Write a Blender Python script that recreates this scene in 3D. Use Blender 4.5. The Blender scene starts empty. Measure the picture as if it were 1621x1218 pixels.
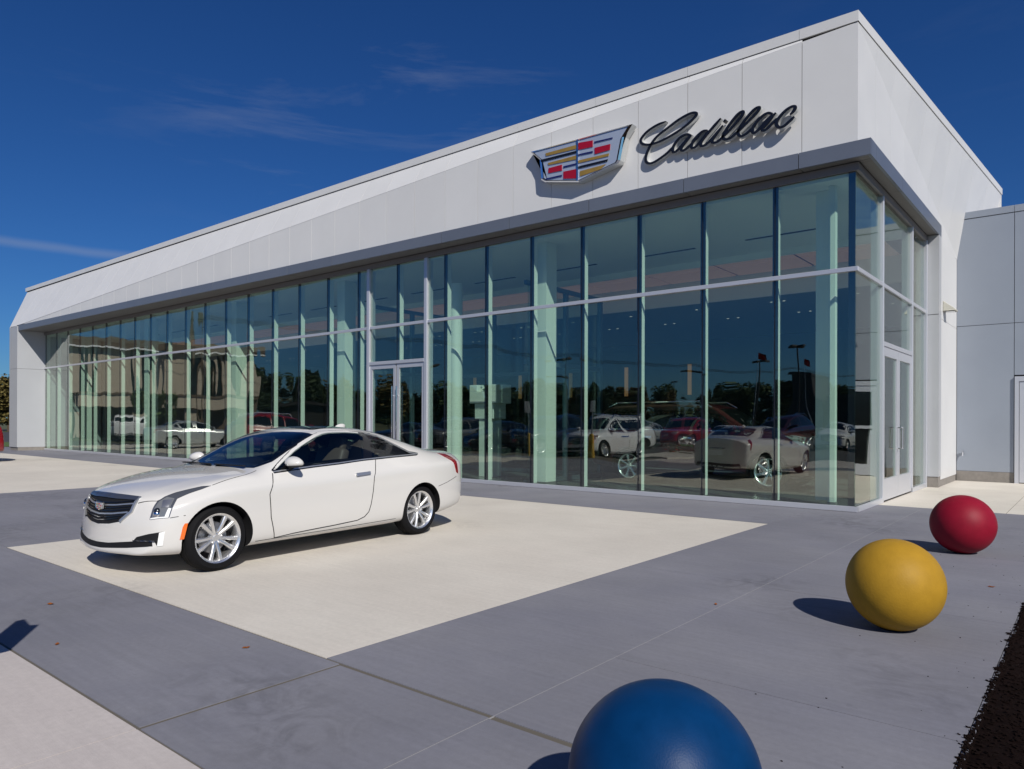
import bpy, bmesh, math, random
from mathutils import Vector, Matrix, geometry
from mathutils.bvhtree import BVHTree
C = bpy.context.scene.collection
sc = bpy.context.scene
R = math.radians
# ------------------------------------------------------------------ camera
cam = bpy.data.objects.new('camera', bpy.data.cameras.new('camera')); C.objects.link(cam)
cam.data.sensor_width = 36; cam.data.lens = 36 * 1136 / 1621
cam.data.shift_y = 58.2 / 1621
cam.data.clip_start = .05; cam.data.clip_end = 3000
cam.matrix_world = Matrix.Translation((3.054, -12.476, 1.45)) @ Matrix.Rotation(R(39.32), 4, 'Z') @ Matrix.Rotation(R(90), 4, 'X') @ Matrix.Rotation(R(.173), 4, 'Z')
sc.camera = cam
# ------------------------------------------------------------------ sky and sun
SUN_EL, SUN_DIR = R(38), Vector((.848 * math.cos(R(38)), -.53 * math.cos(R(38)), math.sin(R(38))))
world = bpy.data.worlds.new('World'); sc.world = world; world.use_nodes = True
nt = world.node_tree; nt.nodes.clear()
def N(tree, kind, **kw):
    n = tree.nodes.new(kind)
    for k, v in kw.items(): setattr(n, k, v)
    return n
sky = N(nt, 'ShaderNodeTexSky', sky_type='NISHITA', sun_disc=False)
sky.sun_elevation = SUN_EL; sky.sun_rotation = math.atan2(SUN_DIR.x, SUN_DIR.y)
sky.air_density = 1.0; sky.dust_density = .2; sky.ozone_density = 3.0; sky.altitude = 300
bg = N(nt, 'ShaderNodeBackground'); bg.inputs['Strength'].default_value = .085
wo = N(nt, 'ShaderNodeOutputWorld')
# thin cirrus, stretched along the horizon
tc = N(nt, 'ShaderNodeTexCoord')
mp = N(nt, 'ShaderNodeMapping'); mp.inputs['Rotation'].default_value = (R(12), R(-16), R(20)); mp.inputs['Scale'].default_value = (2.2, 2.2, 13)
n1 = N(nt, 'ShaderNodeTexNoise'); n1.inputs['Scale'].default_value = 1.5; n1.inputs['Detail'].default_value = 9; n1.inputs['Roughness'].default_value = .62; n1.inputs['Distortion'].default_value = .35
n2 = N(nt, 'ShaderNodeTexNoise'); n2.inputs['Scale'].default_value = 1.7; n2.inputs['Detail'].default_value = 2
r1 = N(nt, 'ShaderNodeMapRange'); r1.inputs[1].default_value = .54; r1.inputs[2].default_value = .86
r2 = N(nt, 'ShaderNodeMapRange'); r2.inputs[1].default_value = .52; r2.inputs[2].default_value = .72
mu = N(nt, 'ShaderNodeMath', operation='MULTIPLY'); mu2 = N(nt, 'ShaderNodeMath', operation='MULTIPLY'); mu2.inputs[1].default_value = .24
mx = N(nt, 'ShaderNodeMix', data_type='RGBA'); mx.inputs['B'].default_value = (3.6, 4.0, 4.8, 1)
L = nt.links.new
L(tc.outputs['Generated'], mp.inputs['Vector']); L(mp.outputs[0], n1.inputs['Vector']); L(tc.outputs['Generated'], n2.inputs['Vector'])
L(n1.outputs[0], r1.inputs[0]); L(n2.outputs[0], r2.inputs[0]); L(r1.outputs[0], mu.inputs[0])
def patch_mask(dirv, ang, amount):                         # a soft-edged area of sky that carries some cirrus
    dp = N(nt, 'ShaderNodeVectorMath', operation='DOT_PRODUCT'); dp.inputs[1].default_value = dirv; L(tc.outputs['Generated'], dp.inputs[0])
    q = N(nt, 'ShaderNodeMapRange', interpolation_type='SMOOTHSTEP'); q.inputs[1].default_value = math.cos(R(ang)); q.inputs[2].default_value = math.cos(R(ang * .3)); q.inputs[4].default_value = amount
    L(dp.outputs['Value'], q.inputs[0]); return q.outputs[0]
tot = r2.outputs[0]
half = N(nt, 'ShaderNodeMath', operation='MULTIPLY'); half.inputs[1].default_value = .22; L(tot, half.inputs[0]); tot = half.outputs[0]
for dv, an, am in (((-0.7554, 0.5261, 0.3907), 11, 1.0), ((-0.6044, 0.6725, 0.427), 8, .9), ((-0.843, 0.3334, 0.4221), 9, .35)):
    ad = N(nt, 'ShaderNodeMath', operation='ADD'); L(tot, ad.inputs[0]); L(patch_mask(dv, an, am), ad.inputs[1]); tot = ad.outputs[0]
L(tot, mu.inputs[1])
# one long thin streak low in the sky
sx = N(nt, 'ShaderNodeSeparateXYZ'); L(tc.outputs['Generated'], sx.inputs[0])
n3 = N(nt, 'ShaderNodeTexNoise'); n3.inputs['Scale'].default_value = 5; n3.inputs['Detail'].default_value = 5; L(tc.outputs['Generated'], n3.inputs['Vector'])
wob = N(nt, 'ShaderNodeMath', operation='MULTIPLY_ADD'); wob.inputs[1].default_value = .012; L(n3.outputs[0], wob.inputs[0]); L(sx.outputs['Z'], wob.inputs[2])
off = N(nt, 'ShaderNodeMath', operation='SUBTRACT'); off.inputs[1].default_value = 0.1993 + .006; L(wob.outputs[0], off.inputs[0])
ab = N(nt, 'ShaderNodeMath', operation='ABSOLUTE'); L(off.outputs[0], ab.inputs[0])
st_ = N(nt, 'ShaderNodeMapRange', interpolation_type='SMOOTHSTEP'); st_.inputs[1].default_value = .008; st_.inputs[2].default_value = 0; st_.inputs[3].default_value = 0; st_.inputs[4].default_value = .9; L(ab.outputs[0], st_.inputs[0])
stm = N(nt, 'ShaderNodeMath', operation='MULTIPLY'); L(st_.outputs[0], stm.inputs[0]); L(patch_mask((-0.9361, 0.2898, 0.1993), 11, 1.0), stm.inputs[1])
sm = N(nt, 'ShaderNodeMath', operation='ADD'); L(mu.outputs[0], sm.inputs[0]); L(stm.outputs[0], sm.inputs[1]); L(sm.outputs[0], mu2.inputs[0])
gm = N(nt, 'ShaderNodeHueSaturation'); gm.inputs['Hue'].default_value = .50; gm.inputs['Saturation'].default_value = 1.16; gm.inputs['Value'].default_value = .80
pol = N(nt, 'ShaderNodeMix', data_type='RGBA', blend_type='MULTIPLY'); pol.inputs['Factor'].default_value = 1; pol.inputs['B'].default_value = (.25, .485, .82, 1)   # polarised, deep blue sky
L(sky.outputs[0], gm.inputs['Color']); L(gm.outputs[0], pol.inputs['A']); L(pol.outputs['Result'], mx.inputs['A']); L(mu2.outputs[0], mx.inputs['Factor'])
L(mx.outputs['Result'], bg.inputs['Color']); L(bg.outputs[0], wo.inputs['Surface'])
sun = bpy.data.objects.new('sun', bpy.data.lights.new('sun', 'SUN')); C.objects.link(sun)
sun.data.energy = 4.6; sun.data.angle = R(.53); sun.data.color = (1, .955, .88)
sun.rotation_euler = (-SUN_DIR).to_track_quat('-Z', 'Y').to_euler()
sc.view_settings.view_transform = 'Standard'; sc.view_settings.look = 'None'; sc.view_settings.gamma = 1; sc.view_settings.use_curve_mapping = False
sc.view_settings.exposure = .10
sc.cycles.max_bounces = 10; sc.cycles.transparent_max_bounces = 24; sc.cycles.glossy_bounces = 5; sc.cycles.transmission_bounces = 6; sc.cycles.diffuse_bounces = 4
# ------------------------------------------------------------------ materials
M = {}
def mat(name, col, rough=.5, metal=0., spec=.5, var=0., vscale=4., bump=0., bscale=40., coat=0., emit=0., stretch=None, detail=6, rnd=0.):
    m = bpy.data.materials.new(name); m.use_nodes = True; t = m.node_tree; b = t.nodes['Principled BSDF']
    b.inputs['Base Color'].default_value = (*col, 1); b.inputs['Roughness'].default_value = rough; b.inputs['Metallic'].default_value = metal
    b.inputs['Specular IOR Level'].default_value = spec; b.inputs['Coat Weight'].default_value = coat; b.inputs['Coat Roughness'].default_value = .03
    if emit: b.inputs['Emission Color'].default_value = (*col, 1); b.inputs['Emission Strength'].default_value = emit
    if var or bump:
        tx = N(t, 'ShaderNodeTexCoord'); src = tx.outputs['Object']
        if stretch:
            k = N(t, 'ShaderNodeMapping'); k.inputs['Scale'].default_value = stretch; t.links.new(src, k.inputs['Vector']); src = k.outputs[0]
    if var:
        n = N(t, 'ShaderNodeTexNoise'); n.inputs['Scale'].default_value = vscale; n.inputs['Detail'].default_value = detail; n.inputs['Roughness'].default_value = .62
        t.links.new(src, n.inputs['Vector'])
        mr = N(t, 'ShaderNodeMapRange'); mr.inputs[1].default_value = .3; mr.inputs[2].default_value = .7; mr.inputs[3].default_value = 1 - var; mr.inputs[4].default_value = 1 + var
        t.links.new(n.outputs[0], mr.inputs[0])
        h = N(t, 'ShaderNodeMix', data_type='RGBA', blend_type='MULTIPLY'); h.inputs['Factor'].default_value = 1; h.inputs['A'].default_value = (*col, 1)
        t.links.new(mr.outputs[0], h.inputs['B']); t.links.new(h.outputs['Result'], b.inputs['Base Color'])
        rr = N(t, 'ShaderNodeMapRange'); rr.inputs[3].default_value = max(.02, rough - .06); rr.inputs[4].default_value = min(1, rough + .06)
        t.links.new(n.outputs[0], rr.inputs[0]); t.links.new(rr.outputs[0], b.inputs['Roughness'])
    if rnd and var:                                       # slight tone shift from piece to piece
        oi = N(t, 'ShaderNodeObjectInfo'); k = N(t, 'ShaderNodeMapRange'); k.inputs[3].default_value = 1 - rnd; k.inputs[4].default_value = 1 + rnd
        t.links.new(oi.outputs['Random'], k.inputs[0]); h2 = N(t, 'ShaderNodeMix', data_type='RGBA', blend_type='MULTIPLY'); h2.inputs['Factor'].default_value = 1
        t.links.new(h.outputs['Result'], h2.inputs['A']); t.links.new(k.outputs[0], h2.inputs['B']); t.links.new(h2.outputs['Result'], b.inputs['Base Color'])
    if bump:
        n = N(t, 'ShaderNodeTexNoise'); n.inputs['Scale'].default_value = bscale; n.inputs['Detail'].default_value = 4
        t.links.new(src, n.inputs['Vector'])
        bp = N(t, 'ShaderNodeBump'); bp.inputs['Strength'].default_value = bump; bp.inputs['Distance'].default_value = .02
        t.links.new(n.outputs[0], bp.inputs['Height']); t.links.new(bp.outputs[0], b.inputs['Normal'])
    M[name] = m; return m
# ------------------------------------------------------------------ mesh helpers
def sharpen(me, deg):
    bm = bmesh.new(); bm.from_mesh(me); lim = math.radians(deg)
    for e in bm.edges:
        if len(e.link_faces) == 2 and e.calc_face_angle(0) > lim: e.smooth = False
    for f in bm.faces: f.smooth = True
    bm.to_mesh(me); bm.free()
def link(name, bm, m=None, parent=None, loc=None):
    me = bpy.data.meshes.new(name); bm.to_mesh(me); bm.free()
    for x in (m if isinstance(m, (list, tuple)) else [m]):
        if x is not None: me.materials.append(M[x] if isinstance(x, str) else x)
    o = bpy.data.objects.new(name, me); C.objects.link(o)
    if parent is not None: o.parent = parent
    if loc: o.location = loc
    return o
def inst(name, me, parent=None, loc=(0, 0, 0), rot=(0, 0, 0), scale=None):
    o = bpy.data.objects.new(name, me); C.objects.link(o); o.parent = parent; o.location = loc; o.rotation_euler = rot
    if scale: o.scale = scale
    return o
def empty(name, loc=(0, 0, 0), rz=0):
    o = bpy.data.objects.new(name, None); C.objects.link(o); o.location = loc; o.rotation_euler = (0, 0, rz); o.empty_display_size = .2; return o
def tag(o, label, cat, group=None):
    o['label'] = label; o['category'] = cat
    if group: o['group'] = group
    return o
def kind(o, k='structure'): o['kind'] = k; return o
def copy_tree(o, parent=None):
    c = o.copy(); C.objects.link(c); c.parent = parent
    for ch in list(o.children): copy_tree(ch, c)
    return c
def add_box(bm, x0, x1, y0, y1, z0, z1, mi=0):
    v = [bm.verts.new((x, y, z)) for z in (z0, z1) for y in (y0, y1) for x in (x0, x1)]
    for f in ((0, 2, 3, 1), (4, 5, 7, 6), (0, 1, 5, 4), (2, 6, 7, 3), (0, 4, 6, 2), (1, 3, 7, 5)):
        fc = bm.faces.new([v[i] for i in f]); fc.material_index = mi
    return v
def bevel(bm, w, seg=1):
    bmesh.ops.bevel(bm, geom=bm.edges[:], offset=w, segments=seg, affect='EDGES', profile=.5)
def box(name, x0, x1, y0, y1, z0, z1, m, parent=None, bv=0):
    bm = bmesh.new(); add_box(bm, min(x0, x1), max(x0, x1), min(y0, y1), max(y0, y1), z0, z1)
    if bv: bevel(bm, bv)
    return link(name, bm, m, parent)
def prism(bm, poly, d, mi=0):
    """a slab: 3-D polygon pushed along vector d"""
    a = [bm.verts.new(Vector(p)) for p in poly]; b = [bm.verts.new(Vector(p) + Vector(d)) for p in poly]; n = len(a)
    fs = [bm.faces.new(a), bm.faces.new(b[::-1])]
    for i in range(n): fs.append(bm.faces.new((a[(i + 1) % n], a[i], b[i], b[(i + 1) % n])))
    for f in fs: f.material_index = mi
    return fs
def slab(name, poly, d, m, parent=None, bv=0):
    bm = bmesh.new(); prism(bm, poly, d); bmesh.ops.recalc_face_normals(bm, faces=bm.faces)
    if bv: bevel(bm, bv)
    return link(name, bm, m, parent)
def add_tube(bm, a, b, r, seg=10, r2=None):
    a, b = Vector(a), Vector(b); d = b - a
    mt = Matrix.Translation((a + b) / 2) @ d.to_track_quat('Z', 'Y').to_matrix().to_4x4()
    return bmesh.ops.create_cone(bm, cap_ends=True, segments=seg, radius1=r, radius2=r if r2 is None else r2, depth=d.length, matrix=mt)
def add_lathe_y(bm, prof, seg):
    rows = []
    for r, y in prof:
        rows.append([bm.verts.new((r * math.cos(2 * math.pi * k / seg), y, r * math.sin(2 * math.pi * k / seg))) for k in range(seg)] if r > 1e-6 else [bm.verts.new((0, y, 0))])
    for p, q in zip(rows, rows[1:]):
        for k in range(seg):
            k2 = (k + 1) % seg
            if len(p) == 1: bm.faces.new((p[0], q[k2], q[k]))
            elif len(q) == 1: bm.faces.new((p[k], p[k2], q[0]))
            else: bm.faces.new((p[k], p[k2], q[k2], q[k]))
    return bm
def lathe_y(prof, seg): return add_lathe_y(bmesh.new(), prof, seg)
def smooth_obj(o, deg=35): sharpen(o.data, deg); return o
mat('pearl', (.59, .575, .55), rough=.22, spec=.5, coat=.9)
mat('white_car_paint', (.72, .72, .73), rough=.25, coat=.8)
mat('silver_paint', (.42, .44, .45), rough=.3, metal=.35, coat=.6)
mat('red_paint', (.23, .008, .014), rough=.25, coat=.9)
mat('dark_red_paint', (.035, .003, .006), rough=.28, coat=.8)
mat('navy_paint', (.012, .018, .035), rough=.25, coat=.8)
mat('black_paint', (.008, .008, .009), rough=.25, coat=.8)
mat('grey_paint', (.09, .095, .10), rough=.28, metal=.2, coat=.8)
mat('black_plastic', (.009, .009, .010), rough=.6, spec=.25)
mat('rubber', (.007, .007, .008), rough=.8, spec=.15, bump=.15, bscale=120)
mat('steel', (.45, .45, .46), rough=.35, metal=1)
mat('alloy', (.80, .80, .80), rough=.27, metal=.9)
mat('chrome', (.82, .82, .84), rough=.06, metal=1)
mat('car_glass', (.004, .0055, .007), rough=.02, spec=.6)
mat('shut_line', (.008, .008, .008), rough=.8)
mat('lamp_lens', (.14, .145, .15), rough=.05, spec=.9, coat=1)
mat('led_white', (.80, .80, .78), rough=.15, coat=1)
mat('lamp_inner', (.75, .76, .78), rough=.1, metal=1)
mat('tail_red', (.24, .006, .008), rough=.12, coat=1)
mat('amber', (.75, .14, .012), rough=.2, coat=.8)
mat('white_panel', (.60, .60, .60), rough=.36, spec=.45, var=.02, vscale=1.2, bump=.05, bscale=1.8, rnd=.018)
mat('grey_panel', (.285, .315, .365), rough=.34, metal=.25, var=.03, vscale=.8, bump=.04, bscale=1.6, rnd=.03)
mat('pier_grey', (.42, .43, .45), rough=.38, metal=.15, var=.02, vscale=1.)
mat('fascia_grey', (.165, .185, .225), rough=.34, metal=.35, var=.03, vscale=1.5, rnd=.03)
mat('soffit', (.16, .155, .15), rough=.6, var=.03)
mat('joint_dark', (.03, .03, .03), rough=.9)
mat('white_joint', (.40, .40, .41), rough=.8)
mat('aluminium', (.62, .63, .67), rough=.35, metal=.55)
mat('head_frame', (.21, .20, .205), rough=.5, metal=.3)
mat('fin_white', (.76, .77, .74), rough=.45)
mat('silicone', (.004, .005, .012), rough=.5)
mat('handle_metal', (.55, .56, .57), rough=.3, metal=.8)
mat('crumb', (.008, .0046, .004), rough=1., spec=.05)
mat('pale_joint', (.27, .265, .27), rough=.9)
mat('column_white', (.72, .74, .70), rough=.55)
mat('base_stone', (.20, .183, .165), rough=.75, var=.15, vscale=9)
mat('roof_membrane', (.5, .5, .5), rough=.9)
mat('interior_wall', (.35, .36, .36), rough=.8)
mat('interior_dark', (.05, .055, .065), rough=.7)
mat('ceiling_white', (.84, .85, .84), rough=.85)
mat('cloud_panel_glow', (.62, .36, .29), rough=.7, emit=.16)  # assumed cove light on the ceiling panels, put in as a slight glow
mat('lamp_grey', (.20, .205, .215), rough=.12, metal=.7, coat=1)
mat('grille_top', (.30, .31, .33), rough=.28, metal=.9)
mat('gloss_black', (.006, .006, .007), rough=.08, coat=.5)
mat('slot_black', (.01, .01, .01), rough=.8)
mat('floor_tile', (.12, .122, .122), rough=.25, var=.06, vscale=2)
mat('warm_lamp', (1., .50, .22), emit=.13)
mat('downlight', (1., .95, .85), emit=.5)
mat('vestibule_frame', (.12, .17, .20), rough=.35, metal=.6)
mat('display_white', (.7, .72, .68), rough=.5)
mat('leaf_green', (.035, .10, .02), rough=.6)
mat('chrome_dark', (.012, .014, .018), rough=.2, spec=.6, coat=.5)
mat('sign_black', (.008, .008, .010), rough=.25, coat=.4)
mat('sign_silver', (.62, .63, .62), rough=.3, metal=.6)
mat('crest_gold', (.44, .27, .065), rough=.32, metal=.45, var=.12, vscale=6)
mat('crest_red', (.32, .004, .015), rough=.25, coat=.6)
mat('crest_blue', (.012, .014, .10), rough=.25, coat=.6)
mat('crest_silver', (.68, .73, .78), rough=.2, metal=.6)
mat('ball_blue', (.001, .030, .105), rough=.42, spec=.12, bump=.05, bscale=170, var=.12, vscale=11, detail=9)
mat('ball_yellow', (.345, .195, .018), rough=.55, spec=.16, bump=.09, bscale=90, var=.08, vscale=11, detail=9)
mat('ball_red', (.215, .006, .020), rough=.52, spec=.18, bump=.07, bscale=110, var=.09, vscale=11, detail=9)
mat('bollard_yellow', (.55, .33, .02), rough=.5)
mat('pole_bronze', (.035, .03, .028), rough=.5)
mat('wood_pole', (.10, .07, .05), rough=.9)
mat('bark', (.07, .05, .035), rough=.95, var=.2, vscale=8)
mat('foliage_mid', (.050, .085, .018), rough=.8)
mat('foliage_dark', (.024, .048, .012), rough=.8)
mat('foliage_olive', (.11, .085, .018), rough=.8)
mat('grass', (.06, .10, .022), rough=.95, var=.25, vscale=3)
mat('beige_precast', (.42, .36, .29), rough=.85, var=.05, vscale=1)
mat('brown_fascia', (.10, .07, .05), rough=.7)
mat('dark_glazing', (.008, .009, .010), rough=.1, spec=.5)
mat('flag_red', (.32, .014, .012), rough=.8)
mat('leaf_orange', (.42, .13, .02), rough=.7)
mat('cream_lamp', (.46, .45, .39), rough=.5)
mat('sealant', (.105, .093, .075), rough=.9)
mat('sawcut', (.30, .30, .30), rough=.9)
mat('kerb', (.45, .42, .38), rough=.9, var=.06, vscale=4)
mat('skin', (.36, .20, .14), rough=.6)

def concrete(name, col, tint, sc1=.55, streak=.10, speck=.05, swirl=.30):
    """broomed concrete: broad mottling, broom streaks along one way, darker tyre/damp swirls and fine grain"""
    m = bpy.data.materials.new(name); m.use_nodes = True; t = m.node_tree; b = t.nodes['Principled BSDF']
    b.inputs['Roughness'].default_value = .82; b.inputs['Specular IOR Level'].default_value = .35
    geo = N(t, 'ShaderNodeNewGeometry'); l = t.links.new
    def noise(scale, det, vec=None, dist=0, rough=.6):
        n = N(t, 'ShaderNodeTexNoise'); n.inputs['Scale'].default_value = scale; n.inputs['Detail'].default_value = det; n.inputs['Distortion'].default_value = dist; n.inputs['Roughness'].default_value = rough
        l(vec or geo.outputs['Position'], n.inputs['Vector']); return n.outputs[0]
    def rng(src, a, b_, c, d):
        r = N(t, 'ShaderNodeMapRange'); r.inputs[1].default_value = a; r.inputs[2].default_value = b_; r.inputs[3].default_value = c; r.inputs[4].default_value = d; l(src, r.inputs[0]); return r.outputs[0]
    def mul(a, b_):
        k = N(t, 'ShaderNodeMath', operation='MULTIPLY'); l(a, k.inputs[0]); l(b_, k.inputs[1]); return k.outputs[0]
    mpn = N(t, 'ShaderNodeMapping'); mpn.inputs['Scale'].default_value = (.9, 14, 1); mpn.inputs['Rotation'].default_value = (0, 0, R(4)); l(geo.outputs['Position'], mpn.inputs['Vector'])
    a = rng(noise(sc1, 5), .3, .7, 1 - streak, 1 + streak)
    s = rng(noise(1.6, 5, mpn.outputs[0]), .3, .7, 1 - streak * .55, 1 + streak * .55)
    sw = rng(mul(rng(noise(.32, 2), .55, .68, 0, 1), rng(noise(2.2, 4, None, 3.2), .42, .62, 0, 1)), 0, 1, 1, 1 - swirl)
    g = mul(rng(noise(160, 2), .2, .8, 1 - speck, 1 + speck), rng(noise(28, 4), .3, .7, 1 - speck, 1 + speck))
    st = rng(noise(7, 3), .70, .78, 1, 1 - swirl * .8)
    f = mul(mul(mul(a, s), mul(sw, g)), st)
    mixc = N(t, 'ShaderNodeMix', data_type='RGBA'); mixc.inputs['A'].default_value = (*col, 1); mixc.inputs['B'].default_value = (*tint, 1); l(rng(noise(.9, 4), .35, .65, 0, 1), mixc.inputs['Factor'])
    oi = N(t, 'ShaderNodeObjectInfo'); f = mul(f, rng(oi.outputs['Random'], 0, 1, .975, 1.025))
    h = N(t, 'ShaderNodeMix', data_type='RGBA', blend_type='MULTIPLY'); h.inputs['Factor'].default_value = 1
    l(mixc.outputs['Result'], h.inputs['A']); l(f, h.inputs['B']); l(h.outputs['Result'], b.inputs['Base Color'])
    bp = N(t, 'ShaderNodeBump'); bp.inputs['Strength'].default_value = .18; bp.inputs['Distance'].default_value = .004
    ad = N(t, 'ShaderNodeMath', operation='ADD'); l(noise(120, 3), ad.inputs[0]); l(noise(9, 4, mpn.outputs[0]), ad.inputs[1]); l(ad.outputs[0], bp.inputs['Height']); l(bp.outputs[0], b.inputs['Normal'])
    M[name] = m
concrete('blue_concrete', (.166, .167, .196), (.187, .187, .211))
concrete('tan_concrete', (.525, .487, .432), (.555, .52, .463), streak=.065, swirl=.24)
concrete('pale_concrete', (.43, .39, .375), (.46, .42, .40), streak=.065, swirl=.24)
concrete('asphalt', (.050, .050, .052), (.062, .06, .06), streak=.1, speck=.25)
concrete('mulch', (.0065, .0036, .0032), (.010, .0055, .0045), sc1=6, streak=.25, speck=.3)
M['mulch'].node_tree.nodes['Principled BSDF'].inputs['Specular IOR Level'].default_value = .04
concrete('earth', (.06, .075, .03), (.09, .09, .045), streak=.15)

def glass_mat(name, tint, ior, gl=(1, 1, 1), bump=.0, bs=.8, rough=.0):
    """thin coated pane: tinted see-through plus a Fresnel mirror with slight roller-wave"""
    m = bpy.data.materials.new(name); m.use_nodes = True; t = m.node_tree; t.nodes.clear(); l = t.links.new
    o = N(t, 'ShaderNodeOutputMaterial'); tr = N(t, 'ShaderNodeBsdfTransparent'); tr.inputs[0].default_value = (*tint, 1)
    g = N(t, 'ShaderNodeBsdfGlossy'); g.inputs['Roughness'].default_value = rough; g.inputs['Color'].default_value = (*gl, 1)
    fr = N(t, 'ShaderNodeFresnel');  mxs = N(t, 'ShaderNodeMixShader')
    l(fr.outputs[0], mxs.inputs[0]); l(tr.outputs[0], mxs.inputs[1]); l(g.outputs[0], mxs.inputs[2]); l(mxs.outputs[0], o.inputs[0])
    gb = N(t, 'ShaderNodeNewGeometry'); mi = N(t, 'ShaderNodeMix', data_type='FLOAT'); mi.inputs[2].default_value = ior; mi.inputs[3].default_value = 1 / ior
    l(gb.outputs['Backfacing'], mi.inputs[0]); l(mi.outputs[0], fr.inputs['IOR'])
    if bump:
        ge = N(t, 'ShaderNodeNewGeometry'); mp_ = N(t, 'ShaderNodeMapping'); mp_.inputs['Scale'].default_value = (1.0, 1.0, .45); l(ge.outputs['Position'], mp_.inputs['Vector'])
        n = N(t, 'ShaderNodeTexNoise'); n.inputs['Scale'].default_value = bs; n.inputs['Detail'].default_value = 1; l(mp_.outputs[0], n.inputs['Vector'])
        bp = N(t, 'ShaderNodeBump'); bp.inputs['Strength'].default_value = bump; bp.inputs['Distance'].default_value = .02; l(n.outputs[0], bp.inputs['Height']); l(bp.outputs[0], g.inputs['Normal'])
    M[name] = m
glass_mat('pane_glass', (.855, .95, .905), 2.08, gl=(1, .97, .92), bump=.45, bs=1.1)
glass_mat('inner_glass', (.80, .88, .86), 1.45)
glass_mat('auto_glass', (.50, .56, .54), 1.62)
mat('seat_leather', (.16, .13, .11), rough=.5)
mat('cabin_black', (.02, .02, .022), rough=.6)
# ------------------------------------------------------------------ vehicles
def pchip(tab, x):
    if x <= tab[0][0]: return tab[0][1]
    if x >= tab[-1][0]: return tab[-1][1]
    n = len(tab)
    for i in range(n - 1):
        if tab[i][0] <= x <= tab[i + 1][0]: break
    h = [tab[k + 1][0] - tab[k][0] for k in range(n - 1)]
    d = [(tab[k + 1][1] - tab[k][1]) / h[k] for k in range(n - 1)]
    def m(k):
        if k == 0: return d[0]
        if k == n - 1: return d[-1]
        if d[k - 1] * d[k] <= 0: return 0.0
        w1, w2 = 2 * h[k] + h[k - 1], h[k] + 2 * h[k - 1]
        return (w1 + w2) / (w1 / d[k - 1] + w2 / d[k])
    t = (x - tab[i][0]) / h[i]
    a, b = tab[i][1], tab[i + 1][1]
    return ((1 + 2 * t) * (1 - t) ** 2 * a + t * (1 - t) ** 2 * h[i] * m(i)
            + t * t * (3 - 2 * t) * b + t * t * (t - 1) * h[i] * m(i + 1))

COUPE = dict(
    stations=[.30, .36, .46, .60, .85, 1.10, 1.33, 1.48, 1.65, 1.85, 2.10, 2.35, 2.60, 2.90, 3.20, 3.50, 3.75, 4.0, 4.2, 4.38, 4.52, 4.60],
    W=[(.30, .715), (.36, .775), (.46, .838), (.6, .882), (.85, .915), (1.2, .920), (1.5, .914), (2.5, .920), (3.3, .930), (3.66, .934), (4.0, .915), (4.3, .875), (4.52, .81), (4.6, .75)],
    zb=[(.3, .205), (.5, .19), (.9, .175), (1.3, .175), (3.2, .18), (3.7, .21), (4.2, .235), (4.6, .29)],
    zs=[(.3, .62), (.46, .66), (.6, .70), (.85, .765), (1.2, .785), (2.0, .80), (2.8, .825), (3.4, .86), (3.9, .885), (4.3, .90), (4.6, .88)],
    z5=[(.3, .705), (.46, .765), (.6, .80), (.85, .862), (1.1, .90), (1.4, .925), (2.0, .948), (2.8, .99), (3.5, 1.02), (3.9, 1.025), (4.3, 1.015), (4.6, .985)],
    yb=[(.3, .60), (.46, .70), (.6, .745), (.85, .785), (1.2, .80), (1.5, .82), (2.0, .835), (2.8, .838), (3.4, .815), (3.8, .78), (4.2, .72), (4.45, .67), (4.6, .62)],
    zc=[(.3, .735), (.4, .785), (.6, .842), (.85, .892), (1.1, .93), (1.33, .958), (1.48, 1.03), (1.65, 1.12), (1.85, 1.22), (2.1, 1.325), (2.35, 1.378), (2.6, 1.392), (2.9, 1.383), (3.2, 1.345), (3.5, 1.275), (3.75, 1.20), (4.0, 1.125), (4.2, 1.085), (4.38, 1.07), (4.6, 1.05)],
    yr=[(.3, .40), (.6, .49), (1.1, .52), (1.33, .60), (1.48, .73), (1.65, .735), (1.85, .715), (2.1, .69), (2.35, .675), (2.9, .665), (3.2, .66), (3.5, .66), (3.75, .655), (4.0, .61), (4.2, .53), (4.6, .44)],
    zr=[(.3, .73), (.4, .775), (.6, .83), (.85, .885), (1.1, .92), (1.33, .942), (1.48, .985), (1.65, 1.065), (1.85, 1.18), (2.1, 1.285), (2.35, 1.335), (2.6, 1.35), (2.9, 1.338), (3.2, 1.293), (3.5, 1.215), (3.75, 1.14), (4.0, 1.075), (4.2, 1.055), (4.38, 1.045), (4.6, 1.02)],
    face=[(.2, -.03), (.30, -.012), (.36, .0), (.5, .0), (.58, .02), (.73, .075)], rear=[(.28, -.03), (.4, -.02), (.7, -.02), (.9, .0), (1.05, .03)],
    bow=(.17, .10), wheels=(.85, 3.66), track=.868, wr=.318, rim=.235, tw=.225, arch=.352)

def derive(base, **kw):
    d = dict(base); d.update(kw); return d
def stretch(base, sx, sy, sz):
    d = dict(base)
    d['stations'] = [s * sx for s in base['stations']]
    for k in ('W', 'yb', 'yr'): d[k] = [(a * sx, b * sy) for a, b in base[k]]
    for k in ('zb', 'zs', 'z5', 'zc', 'zr'): d[k] = [(a * sx, b * sz) for a, b in base[k]]
    for k in ('face', 'rear'): d[k] = [(a * sz, b * sx) for a, b in base[k]]
    d['wheels'] = (base['wheels'][0] * sx, base['wheels'][1] * sx); d['track'] = base['track'] * sy
    return d

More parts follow.
